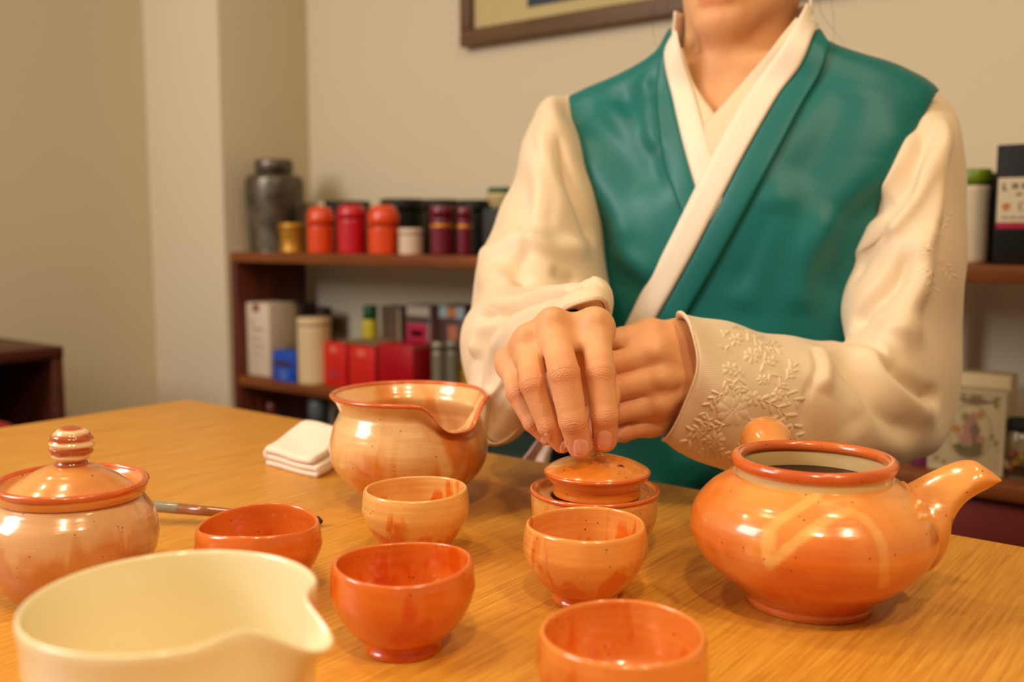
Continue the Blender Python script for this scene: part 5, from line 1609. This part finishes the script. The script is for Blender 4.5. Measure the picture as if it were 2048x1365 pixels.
LST = [
    ([(1622, 674), (1630, 740), (1612, 800), (1604, 880)], 0.004, -0.0025),
    ([(1690, 690), (1760, 740), (1820, 800), (1880, 850)], 0.016, 0.008),
    ([(1660, 690), (1720, 760), (1780, 840), (1850, 880)], 0.014, -0.007),
    ([(1750, 720), (1800, 760), (1850, 790), (1890, 800)], 0.010, -0.010),
    ([(1740, 700), (1790, 680), (1850, 640)], 0.018, 0.006),
    ([(1890, 225), (1880, 330), (1860, 450), (1810, 560)], 0.010, 0.006),
    ([(1880, 240), (1830, 330), (1790, 390), (1740, 440)], 0.010, -0.007),
    ([(1870, 240), (1850, 350), (1800, 430), (1760, 480)], 0.010, 0.006),
    ([(1850, 330), (1800, 420), (1730, 500), (1700, 580)], 0.012, -0.006),
    ([(1830, 250), (1800, 330), (1760, 400)], 0.008, 0.005),
    ([(1860, 470), (1790, 560), (1730, 620), (1700, 670)], 0.012, -0.008),
    ([(1850, 440), (1840, 560), (1800, 640), (1770, 690)], 0.014, 0.007),
    ([(1640, 690), (1650, 730), (1640, 790)], 0.012, 0.005),
    ([(1680, 720), (1700, 800), (1720, 880)], 0.02, -0.004)]
slv, SLV, SLF = sleeve('sleeve', LS8, LST, nr=300, nk=220, und_amp=0.0009, seed=3)
# hems at the cuffs
def hem(V, nk, rad, name='cuff_hem'):
    ring = V.reshape(-1, nk, 3)[-1]
    k = 8; W = []; c_ = ring.mean(0)
    tg = np.roll(ring, -1, 0) - np.roll(ring, 1, 0); tg /= np.linalg.norm(tg, axis=1, keepdims=True)
    prev = V.reshape(-1, nk, 3)[-5]; ax_ = ring - prev; ax_ /= np.linalg.norm(ax_, axis=1, keepdims=True) + 1e-9
    b2 = np.cross(tg, ax_)
    for j in range(k):
        a = j / k * 2 * math.pi
        W.append(ring + ax_ * (rad * 0.8 * math.cos(a)) + b2 * (rad * math.sin(a)))
    W = np.array(W)
    f = []
    for j in range(k):
        for s in range(nk):
            f.append((j * nk + s, j * nk + (s + 1) % nk, ((j + 1) % k) * nk + (s + 1) % nk, ((j + 1) % k) * nk + s))
    return mesh_obj(name, W.reshape(-1, 3), f, M['cream_silk'], person)
def lining(V, nk, Hd, s0, s1, back):
    R0 = V.reshape(-1, nk, 3); ring = R0[-2]; up = R0[-60].mean(0) - ring.mean(0); up /= np.linalg.norm(up)
    cw = (Hd['wrist'][0] + Hd['wrist2'][0]) / 2
    rows = []
    for s in np.linspace(0, 1, 16):
        k_ = s0 + (s1 - s0) * s ** 1.3
        c_ = ring.mean(0) * (1 - s) + cw * s
        rows.append(c_ + (ring - ring.mean(0)) * k_ + up * back * s)
    g_ = np.array(rows)
    return mesh_obj('sleeve_lining', g_.reshape(-1, 3), grid_faces(16, nk), M['cream_silk'], person)
lining(SRV, 220, HAND_R, 0.97, 0.42, 0.022)
lining(SLV, 220, HAND_L, 0.97, 0.50, 0.020)
hem(SRV, 220, 0.0016); hem(SLV, 220, 0.0014)

# ---- embroidery: raised petals and leaves lying on the sleeve
LBV = bvh_of(SLV, SLF); RBV = bvh_of(SRV, SRF)
def petal_mesh(items, bv, name, hgt=0.0011):
    V = []; Fc = []
    for (px, py, ang, ln, wd) in items:
        h, n = hit(bv, px, py)
        h2, _ = hit(bv, px + math.cos(ang) * ln * 0.5, py + math.sin(ang) * ln * 0.5)
        if h is None or h2 is None or np.linalg.norm(h2 - h) > 0.02: continue
        if n @ ray(px, py) > 0: n = -n
        ax_ = h2 - h; ax_ -= n * (ax_ @ n); L_ = np.linalg.norm(ax_)
        if L_ < 1e-5: continue
        ax_ /= L_; sd_ = np.cross(n, ax_); W_ = wd / 1950 * depth_of(h) / 2
        c0_ = len(V); nu, nv = 7, 5
        for i in range(nu):
            u = -1 + 2 * i / (nu - 1)
            ww = W_ * (1 - u * u) ** 0.6 * (1 + 0.25 * u)
            for j in range(nv):
                v = -1 + 2 * j / (nv - 1)
                V.append(h + ax_ * u * L_ + sd_ * v * ww + n * (hgt * (1 - v * v) * (1 - u * u) ** 0.5 - 0.0002))
        Fc += grid_faces(nu, nv, False, c0_)
    return mesh_obj(name, V, Fc, M['thread'], person)
rnd = random.Random(11)
def flower(cx, cy, r_, n, squash=0.8, rot=0):
    it = []
    for i in range(n):
        a = rot + i / n * 2 * math.pi
        it.append((cx + math.cos(a) * r_ * 0.58, cy + math.sin(a) * r_ * 0.58 * squash, a, r_ * 0.85, r_ * 0.62))
    for i in range(6):
        a = i / 6 * 2 * math.pi
        it.append((cx + math.cos(a) * r_ * 0.14, cy + math.sin(a) * r_ * 0.14, a, r_ * 0.26, r_ * 0.2))
    return it
def spray(pts, n, ln, wd, spread=0.8):
    g_ = catmull(np.array(pts, float), n); it = []
    tg = np.gradient(g_, axis=0)
    for i in range(n):
        a = math.atan2(tg[i][1], tg[i][0])
        for s in (-1, 1):
            b = a + s * (spread + rnd.uniform(-.15, .15)); l_ = ln * rnd.uniform(.75, 1.15)
            it.append((g_[i][0] + math.cos(b) * l_ * 0.55, g_[i][1] + math.sin(b) * l_ * 0.55, b, l_, wd))
        if i < n - 1: it.append((g_[i][0], g_[i][1], a, ln * 0.8, wd * 0.45))
    return it
items = []
items += flower(1472, 680, 15, 6) + flower(1504, 712, 18, 7) + flower(1544, 722, 12, 5) + flower(1460, 738, 17, 6, 0.7, .4)
items += flower(1465, 822, 32, 8, 0.9, .3) + flower(1505, 798, 18, 6) + flower(1430, 880, 20, 7, .7) + flower(1490, 890, 14, 6)
items += spray([(1520, 700), (1535, 740), (1560, 780), (1590, 800)], 6, 22, 7)
items += spray([(1480, 740), (1478, 765), (1490, 790)], 4, 18, 7) + spray([(1520, 800), (1555, 815), (1585, 850)], 5, 24, 8)
items += spray([(1440, 790), (1425, 800), (1412, 825)], 4, 17, 6) + spray([(1445, 850), (1415, 858), (1385, 862)], 5, 20, 7)
items += spray([(1430, 900), (1460, 915), (1490, 915)], 5, 18, 6) + spray([(1560, 770), (1580, 750), (1585, 735)], 4, 16, 6)
items += spray([(1450, 700), (1448, 670), (1462, 655)], 3, 14, 6) + spray([(1530, 690), (1550, 695)], 3, 15, 6)
items += spray([(1400, 880), (1420, 900), (1440, 930)], 4, 16, 6) + spray([(1500, 840), (1520, 860), (1540, 880)], 4, 17, 6)
items += spray([(1495, 665), (1515, 680), (1532, 700)], 4, 17, 8) + spray([(1452, 760), (1460, 775), (1478, 785)], 4, 18, 8)
items += spray([(1420, 840), (1402, 850), (1378, 880)], 4, 20, 8) + spray([(1540, 840), (1560, 850), (1590, 870)], 4, 20, 8)
items += flower(1556, 790, 14, 6) + flower(1410, 905, 13, 6, .8) + flower(1525, 760, 12, 6) + flower(1400, 868, 10, 5)
petal_mesh([(x_, y_, a_, l_ * 1.2, w_ * 1.25) for x_, y_, a_, l_, w_ in items], LBV, 'embroidery', 0.0014)
it2 = flower(1852, 500, 16, 6) + flower(1878, 470, 13, 6) + flower(1846, 540, 14, 6) + flower(1880, 520, 12, 5)
it2 += spray([(1862, 545), (1866, 575)], 3, 18, 9) + spray([(1885, 455), (1895, 430)], 3, 15, 8) + spray([(1890, 530), (1902, 550)], 3, 15, 8)
petal_mesh(it2, LBV, 'embroidery', 0.0006)
it3 = spray([(1165, 598), (1130, 597), (1095, 602), (1060, 618), (1035, 640)], 12, 13, 5) + spray([(986, 720), (984, 760), (985, 810)], 9, 10, 4)
petal_mesh(it3, RBV, 'embroidery', 0.0009)

# ---- lower garment, sash end
path = [(0.02, 0.525, 0.075), (0.12, 0.530, 0.072), (0.26, 0.530, 0.066), (0.38, 0.505, 0.066), (0.43, 0.42, 0.066), (0.43, 0.25, 0.070), (0.43, 0.10, 0.075), (0.43, 0.012, 0.080)]
pth = catmull(np.array(path), 60); rows = []
tg2 = np.gradient(pth[:, :2], axis=0); tg2 /= np.linalg.norm(tg2, axis=1, keepdims=True)
tt_ = np.arange(80) / 80 * 2 * math.pi
for (yy, hh, th_), (ty, tz) in zip(pth, tg2):
    a_ = 0.175 * np.cos(tt_); b_2 = th_ * np.sin(tt_) * (1 + 0.06 * np.sin(tt_ * 9))
    rows.append(O2 + E * a_[:, None] + NF * (yy - tz * b_2)[:, None] + np.array([0, 0, 1.0]) * (hh + ty * b_2)[:, None])
g = np.array(rows)
mesh_obj('skirt', g.reshape(-1, 3), grid_faces(60, 80), M['pink_silk'], person)
sa = [(P(1122, 868, 1.0), P(1078, 880, 1.0)), (P(1108, 892, .995), P(1060, 905, .995)), (P(1098, 925, .99), P(1040, 935, .99)), (P(1092, 990, .985), P(1030, 990, .985))]
g = catmull(np.array([[a_, b_] for a_, b_ in sa]), 30); L_, R_ = g[:, 0], g[:, 1]
rows = np.array([[L_[i] * (1 - s) + R_[i] * s - FWD * 0.006 * math.sin(s * 7) for s in np.linspace(0, 1, 14)] for i in range(30)])
o = mesh_obj('sash_end', rows.reshape(-1, 3), grid_faces(30, 14, False), M['pink_silk'], person)
md = o.modifiers.new('thickness', 'SOLIDIFY'); md.thickness = 0.002
tube_obj('sash_trim', [R_[i] for i in range(0, 30, 4)], 0.0022, M['magenta'], person, 40)
st_ = stool(O2[0], O2[1] + 0.03, 0.440, 'dark stool under the seated person', M['maroon'], 0.17)
